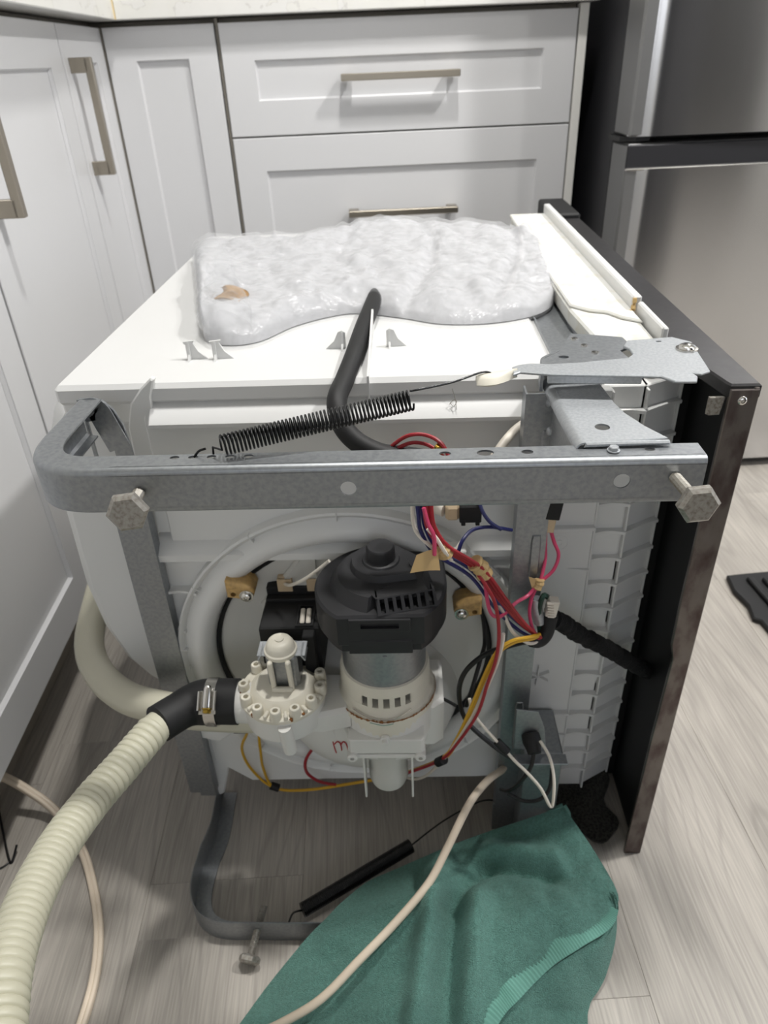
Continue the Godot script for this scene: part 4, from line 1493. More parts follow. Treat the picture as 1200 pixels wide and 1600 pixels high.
	b.plate(xz([[cx - 0.037, cz - 0.03], [cx + 0.037, cz - 0.03], [cx + 0.0375, cz + 0.046], [cx + 0.0345, cz + 0.0495], [cx - 0.0345, cz + 0.0495], [cx - 0.0375, cz + 0.046]]), 0.2355, 0.2408, flat(0.0), [], 0.001)
	b.plate(xz([[cx + 0.02, cz - 0.05], [cx + 0.058, cz - 0.05], [cx + 0.058, cz + 0.010], [cx + 0.048, cz + 0.018], [cx + 0.02, cz + 0.02]]), 0.215, 0.276, flat(0.0), [], 0.004)
	b.plate(xz([[cx - 0.075, cz - 0.055], [cx - 0.03, cz - 0.055], [cx - 0.03, cz + 0.02], [cx - 0.055, cz + 0.012]]), 0.215, 0.272, flat(0.0), [], 0.006)
	var lb := part("pump_body", b, M.pump_plastic, d, 35.0)
	for s in [-1.0, 1.0]:
		var bs := MB.new()
		bs.lathe([Vector2(0.0, 0.0), Vector2(0.0052, 0.0), Vector2(0.0052, 0.016), Vector2(0.0042, 0.0170), Vector2(0.0022, 0.0170), Vector2(0.0022, 0.010), Vector2(0, 0.010)], axis_to(V(cx + s * 0.0335, 0.2395, cz + 0.036), Vector3.BACK), 18)
		part("screw_boss", bs, M.pump_plastic, lb)
		var fn := MB.new()
		fn.plate(xy([[0.0, 0.238], [0.022, 0.238], [0.020, 0.160], [0.012, 0.160], [0.004, 0.20]]), -0.0011, 0.0011, Transform3D(Basis(Vector3.BACK, Vector3.UP, Vector3.LEFT), V(cx + s * 0.0245 + 0.0005, 0, cz + 0.018)), [], 0.0005)
		part("fin", fn, M.pump_plastic, lb)
	var nb := MB.new()
	nb.lathe([Vector2(0, 0), Vector2(0.0048, 0), Vector2(0.0048, 0.003), Vector2(0.003, 0.0035), Vector2(0.003, 0.0075), Vector2(0, 0.008)], axis_to(V(cx - 0.0005, 0.2635, cz + 0.0475), V(0, -0.1, 1)), 14)
	part("bleed_nipple", nb, M.pump_plastic, lb)
	var nk := MB.new()
	nk.lathe([Vector2(0.0, 0.168), Vector2(0.0125, 0.169), Vector2(0.0185, 0.173), Vector2(0.0205, 0.180), Vector2(0.0205, 0.196), Vector2(0.0190, 0.198), Vector2(0.0200, 0.222), Vector2(0.026, 0.242)], up_at(cx, 0, cz + 0.022), 36)
	part("sump_cap", nk, M.grey_plastic, lb, 40.0)
	var ink := MB.new()                        # hand-drawn red mark on the sump
	ink.tube(curve([V(0.1785, 0.2000, -0.1030), V(0.1795, 0.1900, -0.1030), V(0.1808, 0.1810, -0.1035)], 4), 0.0007, 5)
	ink.tube(curve([V(0.1800, 0.1960, -0.1026), V(0.1835, 0.2010, -0.1018), V(0.1865, 0.1980, -0.1016), V(0.1872, 0.1870, -0.1018)], 4), 0.0007, 5)
	ink.tube(curve([V(0.1872, 0.1965, -0.1014), V(0.1900, 0.2015, -0.1012), V(0.1930, 0.1975, -0.1010), V(0.1945, 0.1840, -0.1014)], 4), 0.0007, 5)
	part("ink_mark", ink, M.ink_red, lb)


func drain_pump(d: Node3D) -> void:
	# control box behind, drum with a crown of screw bosses, laminated core under a cream cap
	var k := MB.new()
	k.plate(xz([[0.117, -0.166], [0.176, -0.166], [0.176, -0.110], [0.117, -0.110]]), 0.295, 0.3555, flat(0.0), [], 0.0014)
	k.between(V(0.118, 0.350, -0.170), V(0.178, 0.3675, -0.158), 0.001)
	k.between(V(0.118, 0.350, -0.158), V(0.177, 0.3590, -0.149), 0.001)
	k.between(V(0.160, 0.265, -0.112), V(0.172, 0.353, -0.100), 0.001)
	var m := part("control_module", k, M.dull_black, d)
	var w := MB.new()
	w.plate(xz([[0.1525, -0.1420], [0.1705, -0.1420], [0.1705, -0.1105], [0.1525, -0.1105]]), 0.3550, 0.3580, flat(0.0), [xz([[0.1547, -0.1400], [0.1683, -0.1400], [0.1683, -0.1125], [0.1547, -0.1125]])], 0.0004)
	part("terminal_frame", w, M.dull_black, m)
	for s in [-1.0, 1.0]:
		var tm := MB.new()
		tm.box(V(0.1615 + s * 0.0030, 0.3574, -0.1255), V(0.0046, 0.0024, 0.0220), 0.001, Basis(Vector3.UP, 0.05))
		part("terminal", tm, M.wire_white, m)
	for x in [0.130, 0.160]:
		var c := MB.new()
		c.between(V(x, 0.362, -0.168), V(x + 0.0155, 0.3775, -0.162), 0.0008)
		c.between(V(x, 0.362, -0.160), V(x + 0.0155, 0.3770, -0.1575), 0.0006)
		c.between(V(x, 0.362, -0.168), V(x + 0.0015, 0.3772, -0.158), 0.0004)
		c.between(V(x + 0.014, 0.362, -0.168), V(x + 0.0155, 0.3772, -0.158), 0.0004)
		part("spade_connector", c, M.beige_connector, m)
	# drum
	var cx := 0.1395
	var cz := -0.081
	var b := MB.new()
	b.lathe([Vector2(0.0, 0.268), Vector2(0.034, 0.268), Vector2(0.0395, 0.2725), Vector2(0.0405, 0.280), Vector2(0.0410, 0.3000), Vector2(0.0, 0.3000)], up_at(cx, 0, cz), 44)
	b.plate(xz([[cx + 0.005, cz - 0.035], [cx + 0.065, cz - 0.035], [cx + 0.065, cz + 0.015], [cx + 0.038, cz + 0.022], [cx + 0.005, cz + 0.02]]), 0.262, 0.290, flat(0.0), [], 0.004)
	b.tube(PackedVector3Array([V(cx + 0.006, 0.296, cz + 0.0415), V(cx + 0.008, 0.262, cz + 0.040)]), 0.0065, 14)
	var dr := part("pump_drum", b, M.pump_plastic, d, 40.0)
	var cr := MB.new()
	cr.lathe([Vector2(0.0415, 0.2985), Vector2(0.0425, 0.3005), Vector2(0.0425, 0.3035), Vector2(0.0400, 0.3050), Vector2(0.0335, 0.3050), Vector2(0.0310, 0.3075), Vector2(0.0255, 0.3125), Vector2(0.0, 0.3135)], up_at(cx, 0, cz), 44)
	var cv := part("pump_cover", cr, M.cream_plastic, d, 40.0)
	for j in 9:
		var a := deg_to_rad(-20.0 + j * 28.0)
		if j == 8:
			a = deg_to_rad(218.0)
		var s := MB.new()
		s.lathe([Vector2(0.0, 0.0), Vector2(0.0058, 0.0), Vector2(0.0053, 0.0105), Vector2(0.0045, 0.0115), Vector2(0.0026, 0.0115), Vector2(0.0024, 0.0060), Vector2(0.0, 0.0060)], up_at(cx + cos(a) * 0.0375, 0.3025, cz + sin(a) * 0.0375), 16)
		part("screw_boss", s, M.cream_plastic, cv)
		var lg := MB.new()
		var a2 := a + deg_to_rad(14.0)
		lg.box(V(cx + cos(a2) * 0.038, 0.3065, cz + sin(a2) * 0.038), V(0.0035, 0.005, 0.008), 0.0008, Basis(Vector3.UP, PI / 2 - a2))
		part("lug", lg, M.cream_plastic, cv)
	var rs := MB.new()
	for q in [[0.95, 0.0412, 0.3040], [0.62, 0.0412, 0.3045], [2.95, 0.0412, 0.3045], [1.25, 0.0418, 0.3035], [2.2, 0.0415, 0.3030]]:
		rs.box(V(cx + cos(q[0]) * q[1], q[2], cz + sin(q[0]) * q[1]), V(0.0030, 0.0050, 0.0020), 0.0008, Basis(Vector3.UP, PI / 2 - q[0]) * Basis(Vector3.BACK, 0.3))
	part("rust_stain", rs, M.rust, cv)
	# core and its cage
	var co := MB.new()
	co.box(V(cx + 0.0035, 0.3310, cz - 0.006), V(0.030, 0.040, 0.026), 0.003)
	var core := part("motor_core", co, M.zinc, cv)
	var fl := MB.new()
	fl.box(V(cx + 0.0035, 0.3500, cz - 0.006), V(0.046, 0.0016, 0.020), 0.0005)
	fl.box(V(cx + 0.0035 - 0.0205, 0.3480, cz - 0.004), V(0.0016, 0.008, 0.018), 0.0004, Basis(Vector3.BACK, -0.5))
	fl.box(V(cx + 0.0035 + 0.0205, 0.3480, cz - 0.004), V(0.0016, 0.008, 0.018), 0.0004, Basis(Vector3.BACK, 0.5))
	part("core_flange", fl, M.zinc_bright, core)
	for s in [-1.0, 1.0]:
		var am := MB.new()
		am.box(V(cx + 0.0025 + s * 0.0085, 0.3290, cz + 0.0105), V(0.0048, 0.0440, 0.0055), 0.0012, Basis(Vector3.RIGHT, 0.10))
		part("cage_arm", am, M.cream_plastic, core)
	var cb := MB.new()
	cb.box(V(cx + 0.0025, 0.3150, cz + 0.0125), V(0.020, 0.0050, 0.0045), 0.001)
	part("cage_bar", cb, M.cream_plastic, core)
	var cap := MB.new()
	cap.lathe([Vector2(0.0, 0.3490), Vector2(0.0150, 0.3490), Vector2(0.0156, 0.3500), Vector2(0.0156, 0.3535), Vector2(0.0142, 0.3545), Vector2(0.0132, 0.3590), Vector2(0.0112, 0.3625), Vector2(0.0085, 0.3640), Vector2(0.0042, 0.3645), Vector2(0.0040, 0.3656), Vector2(0.0, 0.3658)], up_at(cx + 0.0025, 0, cz - 0.003), 32)
	part("bearing_cap", cap, M.cream_plastic, core, 40.0)


func hoses(d: Node3D) -> void:
	# outlet spout, rubber elbow, worm-drive clamp, ribbed drain hose
	var s := MB.new()
	s.tube(PackedVector3Array([V(0.112, 0.287, -0.079), V(0.098, 0.287, -0.079), V(0.086, 0.287, -0.079)]), 0.0205, 26)
	part("outlet_spout", s, M.pump_plastic, d)
	var e := MB.new()
	var ep := curve([V(0.094, 0.288, -0.079), V(0.074, 0.2885, -0.079), V(0.058, 0.2885, -0.078), V(0.0455, 0.2895, -0.072), V(0.034, 0.2925, -0.058), V(0.0235, 0.2950, -0.044)], 6)
	e.tube(ep, func(_i, u): return lerpf(0.0225, 0.0185, smoothstep(0.35, 0.75, u)) - (0.003 * smoothstep(0.8, 1.0, u) if u > 0.99 else 0.0), 26)
	var el := part("hose_elbow", e, M.rubber, d, 50.0)
	var c := MB.new()
	c.lathe([Vector2(0.0225, -0.0055), Vector2(0.0236, -0.0055), Vector2(0.0236, 0.0055), Vector2(0.0225, 0.0055)], axis_to(V(0.0695, 0.2885, -0.0788), Vector3.RIGHT), 36)
	var band := part("clamp_band", c, M.chrome, el)
	var t := MB.new()
	for k in 14:
		var a := deg_to_rad(12.0 + k * 5.0)
		t.box(V(0.0695, 0.2885 - sin(a) * 0.0236, -0.0788 + cos(a) * 0.0236), V(0.007, 0.0010, 0.0010), 0.0002, Basis(Vector3.RIGHT, a))
	part("clamp_thread", t, M.worn_steel, band)
	var hs := MB.new()
	var hd := V(0, -0.62, 0.78).normalized()
	var hc := V(0.0695, 0.3070, -0.0600)
	hs.tube(PackedVector3Array([hc - hd * 0.016, hc - hd * 0.013, hc + hd * 0.004, hc + hd * 0.006]), func(i, _u): return [0.0025, 0.0042, 0.0045, 0.004][i], 14)
	hs.box(hc - V(0, 0.002, 0.002), V(0.0165, 0.0015, 0.022), 0.0005, Basis(Vector3.RIGHT, 0.66))
	for s2 in [-1.0, 1.0]:
		hs.tube(PackedVector3Array([hc - hd * 0.010 + V(s2 * 0.0078, 0.001, 0), hc + hd * 0.008 + V(s2 * 0.0078, 0.001, 0)]), 0.0014, 8)
	part("clamp_housing", hs, M.chrome, band)
	hex_bolt(hc + hd * 0.005, hd, 0.0036, 0.0048, M.brass, band, "clamp_screw")
	# drain hose: rings along the whole way, smooth at the cuff
	var hp := curve([V(0.0290, 0.2940, -0.0500), V(0.0215, 0.2965, -0.0330), V(0.008, 0.2990, 0.006), V(-0.0035, 0.306, 0.048), V(-0.0065, 0.322, 0.102), V(0.004, 0.345, 0.166), V(0.024, 0.362, 0.225), V(0.055, 0.350, 0.300), V(0.085, 0.24, 0.38), V(0.10, 0.08, 0.45), V(0.10, 0.017, 0.56)], 40)
	var even := PackedVector3Array()
	var left := 0.0
	for i in hp.size() - 1:
		var a := hp[i]
		var b := hp[i + 1]
		var ln := a.distance_to(b)
		while left <= ln:
			even.append(a.lerp(b, left / ln))
			left += 0.0007
		left -= ln
	var dh := MB.new()
	dh.tube(even, func(i, _u):
		var s0: float = i * 0.0007
		return 0.0148 if s0 < 0.016 else 0.0146 + 0.0016 * pow(absf(sin(PI * s0 / 0.0070)), 0.6), 22)
	part("drain_hose", dh, M.hose_cream, d, 60.0, "ribbed cream drain hose")
	# smooth fill hose curling behind the rear upright
	var fh := MB.new()
	fh.tube(curve([V(-0.120, 0.262, -0.46), V(-0.150, 0.240, -0.37), V(-0.148, 0.224, -0.30), V(-0.132, 0.220, -0.235), V(-0.100, 0.221, -0.185), V(-0.054, 0.230, -0.142), V(-0.001, 0.247, -0.110), V(0.046, 0.258, -0.092), V(0.105, 0.262, -0.085), V(0.135, 0.272, -0.083)], 8), 0.0175, 22)
	part("fill_hose", fh, M.hose_clear, d, 60.0, "smooth translucent hose")
	# black supply tube from under the pad
	var bh := MB.new()
	bh.tube(curve([V(0.236, TOP + 0.012, -0.42), V(0.230, TOP + 0.013, -0.34), V(0.2235, TOP + 0.011, -0.27), V(0.218, TOP + 0.007, -0.205), V(0.2125, 0.586, -0.168), V(0.208, 0.582, -0.135), V(0.211, 0.570, -0.118), V(0.223, 0.557, -0.108), V(0.243, 0.547, -0.104), V(0.266, 0.543, -0.104), V(0.29, 0.535, -0.110)], 8), 0.0085, 18)
	part("supply_tube", bh, M.rubber, d, 60.0, "thick black tube coming from under the pad")
	var wt := MB.new()
	wt.tube(curve([V(0.374, 0.552, -0.152), V(0.357, 0.547, -0.14), V(0.340, 0.536, -0.12), V(0.33, 0.515, -0.115)], 6), 0.004, 12)
	part("vent_tube", wt, M.wire_white, d)
	# fuzzy black sleeve to the door
	var bt := MB.new()
	bt.tube(curve([V(0.398, 0.362, -0.112), V(0.412, 0.350, -0.118), V(0.432, 0.328, -0.126), V(0.465, 0.298, -0.138), V(0.495, 0.268, -0.150), V(0.524, 0.238, -0.165)], 8), func(i, _u): return 0.0088 + 0.0009 * sin(i * 2.4) + 0.0005 * sin(i * 5.1), 14)
	part("door_cable_sleeve", bt, M.felt, d)


func wiring(d: Node3D) -> void:
	var R := 0.00165
	var h := MB.new()
	h.tube(curve([V(0.274, 0.545, -0.07), V(0.272, 0.535, -0.056), V(0.273, 0.520, -0.052), V(0.275, 0.504, -0.052), V(0.286, 0.481, -0.054), V(0.316, 0.450, -0.064), V(0.340, 0.406, -0.074), V(0.364, 0.371, -0.085), V(0.384, 0.352, -0.092)], 8), R, 8)
	h.tube(curve([V(0.277, 0.545, -0.07), V(0.275, 0.535, -0.060), V(0.276, 0.520, -0.057), V(0.279, 0.503, -0.056), V(0.289, 0.483, -0.058), V(0.318, 0.453, -0.067), V(0.342, 0.410, -0.077), V(0.366, 0.375, -0.088), V(0.385, 0.355, -0.094)], 8), R, 8)
	part("blue_wires", h, M.wire_blue, d)
	for k in 3:
		var o := V(0.0032 * k * 0.8, 0.0030 * k * 0.6, -0.002 + 0.0018 * k)
		wire("red_wire", [V(0.279, 0.548, -0.068) + o, V(0.278, 0.536, -0.054) + o, V(0.278, 0.520, -0.050) + o, V(0.281, 0.505, -0.050) + o, V(0.292, 0.487, -0.051) + o, V(0.320, 0.458, -0.061) + o, V(0.343, 0.417, -0.070) + o, V(0.365, 0.381, -0.081) + o * 0.6, V(0.384, 0.358, -0.088) + o * 0.3], R, M.wire_red, d)
	wire("white_wire", [V(0.270, 0.545, -0.066), V(0.2685, 0.530, -0.055), V(0.2695, 0.508, -0.054), V(0.276, 0.497, -0.052), V(0.290, 0.484, -0.050)], R, M.wire_white, d)
	wire("white_wire", [V(0.280, 0.512, -0.044), V(0.2865, 0.503, -0.044), V(0.293, 0.490, -0.045), V(0.299, 0.476, -0.052)], R, M.wire_white, d)
	wire("pink_wire", [V(0.277, 0.530, -0.046), V(0.280, 0.518, -0.043), V(0.2845, 0.507, -0.041), V(0.285, 0.490, -0.040)], R, M.wire_pink, d)
	wire("white_wire", [V(0.336, 0.420, -0.076), V(0.346, 0.402, -0.078), V(0.357, 0.375, -0.079), V(0.373, 0.357, -0.083), V(0.384, 0.352, -0.090)], R, M.wire_white, d)
	# blue spur with a bare end
	wire("blue_wire", [V(0.304, 0.464, -0.068), V(0.306, 0.472, -0.07), V(0.310, 0.480, -0.075), V(0.319, 0.483, -0.085), V(0.334, 0.482, -0.09), V(0.353, 0.475, -0.095)], R, M.wire_blue, d)
	wire("blue_wire", [V(0.323, 0.512, -0.10), V(0.326, 0.499, -0.092), V(0.333, 0.488, -0.089), V(0.343, 0.480, -0.089)], R, M.wire_blue, d)
	wire("white_wire", [V(0.3045, 0.462, -0.073), V(0.306, 0.470, -0.078), V(0.313, 0.476, -0.085)], 0.0016, M.wire_white, d)
	# long drops
	wire("red_wire", [V(0.322, 0.455, -0.060), V(0.328, 0.445, -0.059), V(0.337, 0.425, -0.059), V(0.342, 0.393, -0.059), V(0.341, 0.359, -0.060), V(0.335, 0.325, -0.063), V(0.328, 0.273, -0.073), V(0.311, 0.214, -0.088), V(0.295, 0.176, -0.098), V(0.260, 0.120, -0.125), V(0.220, 0.066, -0.155)], R, M.wire_red, d)
	wire("pink_wire", [V(0.328, 0.445, -0.062), V(0.333, 0.415, -0.063), V(0.340, 0.402, -0.068), V(0.349, 0.397, -0.078), V(0.360, 0.401, -0.088), V(0.373, 0.400, -0.100), V(0.382, 0.409, -0.106)], R, M.wire_pink, d)
	wire("white_wire", [V(0.347, 0.385, -0.065), V(0.346, 0.370, -0.064), V(0.341, 0.338, -0.066), V(0.328, 0.277, -0.077), V(0.309, 0.210, -0.091), V(0.295, 0.168, -0.101), V(0.278, 0.117, -0.122), V(0.263, 0.075, -0.150), V(0.24, 0.06, -0.17)], R, M.wire_white, d)
	for k in 2:
		var o := V(0.0018 * k, -0.0042 * k, -0.002 * k)
		wire("yellow_wire", [V(0.384, 0.363, -0.088) + o * 0.3, V(0.374, 0.369, -0.078) + o, V(0.356, 0.372, -0.070) + o, V(0.342, 0.361, -0.067) + o, V(0.332, 0.325, -0.071) + o, V(0.322, 0.274, -0.080) + o, V(0.309, 0.213, -0.092) + o, V(0.294, 0.172, -0.102) + o, V(0.244, 0.080, -0.152) + o * 0.6, V(0.194, 0.046, -0.168) + o * 0.6, V(0.127, 0.034, -0.166) + o * 0.6, V(0.086, 0.040, -0.165) + o * 0.5, V(0.064 + 0.015 * k, 0.082, -0.160), V(0.061 + 0.022 * k, 0.132, -0.150), V(0.080 + 0.006 * k, 0.190, -0.125 - 0.02 * k), V(0.084, 0.226, -0.102)], R, M.wire_yellow, d)
	wire("black_wire", [V(0.386, 0.351, -0.094), V(0.372, 0.354, -0.088), V(0.354, 0.354, -0.082), V(0.333, 0.339, -0.086), V(0.316, 0.310, -0.092), V(0.312, 0.274, -0.097), V(0.321, 0.236, -0.097), V(0.349, 0.209, -0.088), V(0.368, 0.199, -0.080)], 0.0026, M.wire_black, d)
	wire("black_wire", [V(0.331, 0.360, -0.158), V(0.339, 0.330, -0.155), V(0.341, 0.305, -0.142), V(0.335, 0.300, -0.122), V(0.326, 0.282, -0.102), V(0.320, 0.256, -0.100)], 0.0022, M.wire_black, d)
	wire("black_wire", [V(0.311, 0.255, -0.10), V(0.295, 0.236, -0.13), V(0.27, 0.22, -0.155)], 0.0018, M.wire_black, d)
	wire("white_wire", [V(0.322, 0.275, -0.092), V(0.326, 0.259, -0.087), V(0.339, 0.242, -0.081), V(0.351, 0.228, -0.076)], R, M.wire_white, d)
	wire("white_wire", [V(0.359, 0.220, -0.073), V(0.368, 0.212, -0.066), V(0.379, 0.203, -0.060), V(0.394, 0.183, -0.056), V(0.406, 0.158, -0.052), V(0.4085, 0.172, -0.056), V(0.4085, 0.190, -0.066), V(0.4055, 0.202, -0.080), V(0.397, 0.212, -0.092)], R, M.wire_white, d)
	wire("red_wire", [V(0.158, 0.157, -0.138), V(0.147, 0.144, -0.138), V(0.137, 0.121, -0.14), V(0.136, 0.092, -0.146), V(0.149, 0.068, -0.152), V(0.167, 0.057, -0.156)], 0.0019, M.wire_red, d)
	wire("white_wire", [V(0.138, 0.372, -0.158), V(0.148, 0.383, -0.142), V(0.167, 0.400, -0.132), V(0.190, 0.424, -0.125)], 0.0017, M.wire_white, d)
	# red pair behind the strap with a brass lug
	wire("red_wire", [V(0.248, 0.547, -0.106), V(0.256, 0.556, -0.104), V(0.267, 0.564, -0.101), V(0.280, 0.565, -0.099), V(0.292, 0.562, -0.09), V(0.299, 0.552, -0.08)], R, M.wire_red, d)
	wire("red_wire", [V(0.250, 0.545, -0.106), V(0.258, 0.552, -0.103), V(0.270, 0.558, -0.1), V(0.283, 0.556, -0.098), V(0.294, 0.548, -0.094)], R, M.wire_red, d)
	hex_bolt(V(0.2905, 0.5545, -0.092), V(0, 1, 0.3), 0.0036, 0.006, M.brass, d, "brass_screw")
	# right-hand pink pair on its plug
	wire("pink_wire", [V(0.387, 0.462, -0.121), V(0.3885, 0.440, -0.121), V(0.389, 0.425, -0.118), V(0.385, 0.409, -0.110)], R, M.wire_pink, d)
	wire("pink_wire", [V(0.391, 0.460, -0.121), V(0.396, 0.444, -0.121), V(0.4012, 0.430, -0.120), V(0.397, 0.417, -0.115), V(0.386, 0.408, -0.110)], R, M.wire_pink, d)
	wire("pink_wire", [V(0.383, 0.408, -0.107), V(0.377, 0.396, -0.102), V(0.375, 0.382, -0.098), V(0.378, 0.366, -0.094), V(0.385, 0.352, -0.091)], R, M.wire_pink, d)
	wire("green_wire", [V(0.389, 0.345, -0.099), V(0.3855, 0.365, -0.099), V(0.384, 0.384, -0.100), V(0.387, 0.398, -0.101), V(0.394, 0.388, -0.110)], 0.0026, M.wire_green, d)
	# sleeves, tapes and plugs
	var q := MB.new()
	q.tube(curve([V(0.395, 0.372, -0.104), V(0.392, 0.356, -0.098), V(0.386, 0.349, -0.094), V(0.377, 0.352, -0.090)], 5), func(_i, u): return lerpf(0.0085, 0.0050, u), 14)
	part("cable_boot", q, M.rubber, d)
	for e in [[V(0.2975, 0.178, -0.096), V(0.2915, 0.166, -0.102), 0.0052], [V(0.350, 0.2285, -0.0775), V(0.3605, 0.2185, -0.0725), 0.0044], [V(0.092, 0.0375, -0.166), V(0.082, 0.0425, -0.166), 0.0050]]:
		var s := MB.new()
		s.tube(PackedVector3Array([e[0], e[1]]), e[2], 12)
		part("sleeve", s, M.rubber, d)
	for e in [[V(0.2885, 0.4905, -0.050), V(0.2945, 0.4810, -0.052), 0.0062], [V(0.3185, 0.4655, -0.063), V(0.3285, 0.4490, -0.0665), 0.0070], [V(0.3835, 0.4115, -0.108), V(0.3805, 0.4030, -0.1055), 0.0046]]:
		var s := MB.new()
		s.tube(curve([e[0], (e[0] + e[1]) / 2.0 + V(0.001, 0.0008, 0), e[1]], 4), func(i, _u): return e[2] * (1.0 + 0.10 * sin(i * 2.1)), 12)
		part("tape_wrap", s, M.tape, d, 25.0)
	var fl := MB.new()
	fl.sheet(6, 6, func(u: float, v: float) -> Vector3: return V(0.2875, 0.4925, -0.0445) + V(-0.0165 - 0.002 * v, -0.004, 0.001) * u + V(0.002 - 0.006 * u, -0.0165, 0.006) * v * (1.0 - 0.15 * u) + V(0, 0.0015, 0.001) * sin(u * 4.0), 0.0006)
	part("tape_flag", fl, M.tape, d)
	var tf := MB.new()
	tf.sheet(5, 5, func(u: float, v: float) -> Vector3: return V(0.3805, 0.4135, -0.1055) + V(-0.0075, 0.003, 0) * u + V(0.0035, -0.012, 0.002) * v, 0.0005)
	part("tape_flag", tf, M.tape, d)
	var k := MB.new()
	k.box(V(0.3175, 0.4915, -0.100), V(0.0185, 0.0160, 0.012), 0.0008)
	for s in [-1.0, 1.0]:
		k.box(V(0.3175 + s * 0.006, 0.4840, -0.0965), V(0.0035, 0.006, 0.006), 0.0005)
	var pc := part("plug", k, M.dull_black, d)
	k = MB.new()
	k.between(V(0.2965, 0.4840, -0.106), V(0.3085, 0.4990, -0.096), 0.0025)
	part("socket", k, M.beige_connector, pc)
	k = MB.new()
	k.tube(PackedVector3Array([V(0.2700, 0.494, -0.118), V(0.2960, 0.492, -0.104)]), 0.0068, 14)
	part("spout", k, M.wire_white, pc)
	k = MB.new()
	k.box(V(0.3925, 0.4805, -0.1205), V(0.0125, 0.020, 0.010), 0.0008, Basis(Vector3.BACK, -0.12))
	pc = part("plug", k, M.dull_black, d)
	k = MB.new()
	k.box(V(0.3900, 0.4640, -0.1205), V(0.0095, 0.016, 0.0065), 0.0008, Basis(Vector3.BACK, -0.10))
	part("socket", k, M.beige_connector, pc)
	k = MB.new()
	k.box(V(0.0835, 0.2300, -0.1000), V(0.0155, 0.0140, 0.0115), 0.0008)
	part("plug", k, M.dull_black, d)
	k = MB.new()
	k.box(V(0.3960, 0.3840, -0.1020), V(0.0100, 0.0180, 0.0100), 0.0008, Basis(Vector3.BACK, -0.14))
	pc = part("white_plug", k, M.wire_white, d)
	for j in 6:
		var s := MB.new()
		s.box(V(0.3928 + 0.0004 * j, 0.3925 - j * 0.0031, -0.0965), V(0.0062, 0.0020, 0.0026), 0.0004, Basis(Vector3.BACK, -0.14))
		part("plug_rib", s, M.wire_white, pc)
	k = MB.new()
	k.tube(curve([V(0.3815, 0.392, -0.105), V(0.3825, 0.380, -0.103), V(0.3865, 0.366, -0.101)], 4), 0.0058, 12)
	part("clear_cap", k, M.zinc_bright, d)
	# white terminal beside the tape
	k = MB.new()
	k.box(V(0.3045, 0.4550, -0.092), V(0.0190, 0.0130, 0.016), 0.0012)
	k.box(V(0.3150, 0.4440, -0.092), V(0.0060, 0.0240, 0.010), 0.0010)
	part("terminal_block", k, M.pump_plastic, d)
	# junction box on the front upright: galvanized, open towards the camera
	k = MB.new()
	k.between(V(0.3855, 0.012, -0.168), V(0.4270, 0.176, -0.104), 0.0015)
	k.plate(xy([[0.3730, 0.186], [0.4080, 0.180], [0.4030, 0.218], [0.3950, 0.242], [0.3720, 0.246]]), -0.105, -0.1035, Transform3D.IDENTITY, [], 0.0004)
	k.plate(xz([[0.3730, -0.1035], [0.4290, -0.1035], [0.4290, -0.090], [0.3780, -0.090]]), 0.1745, 0.1770, flat(0.0), [], 0.0005)
	var jb := part("junction_box", k, M.zinc, d)
	k = MB.new()
	k.lathe([Vector2(0, -0.002), Vector2(0.0095, -0.002), Vector2(0.0100, 0.006), Vector2(0.0085, 0.010), Vector2(0.0070, 0.018), Vector2(0, 0.019)], axis_to(V(0.3895, 0.2060, -0.103), V(0.15, -0.55, 1)), 20)
	part("strain_relief", k, M.rubber, jb)
	wire("black_wire", [V(0.391, 0.197, -0.088), V(0.388, 0.182, -0.082), V(0.378, 0.160, -0.080), V(0.368, 0.140, -0.085), V(0.362, 0.122, -0.10)], 0.0022, M.wire_black, jb)
	wire("black_wire", [V(0.368, 0.128, -0.090), V(0.385, 0.122, -0.085), V(0.402, 0.124, -0.085), V(0.413, 0.136, -0.090), V(0.415, 0.16, -0.098)], 0.0022, M.wire_black, jb)


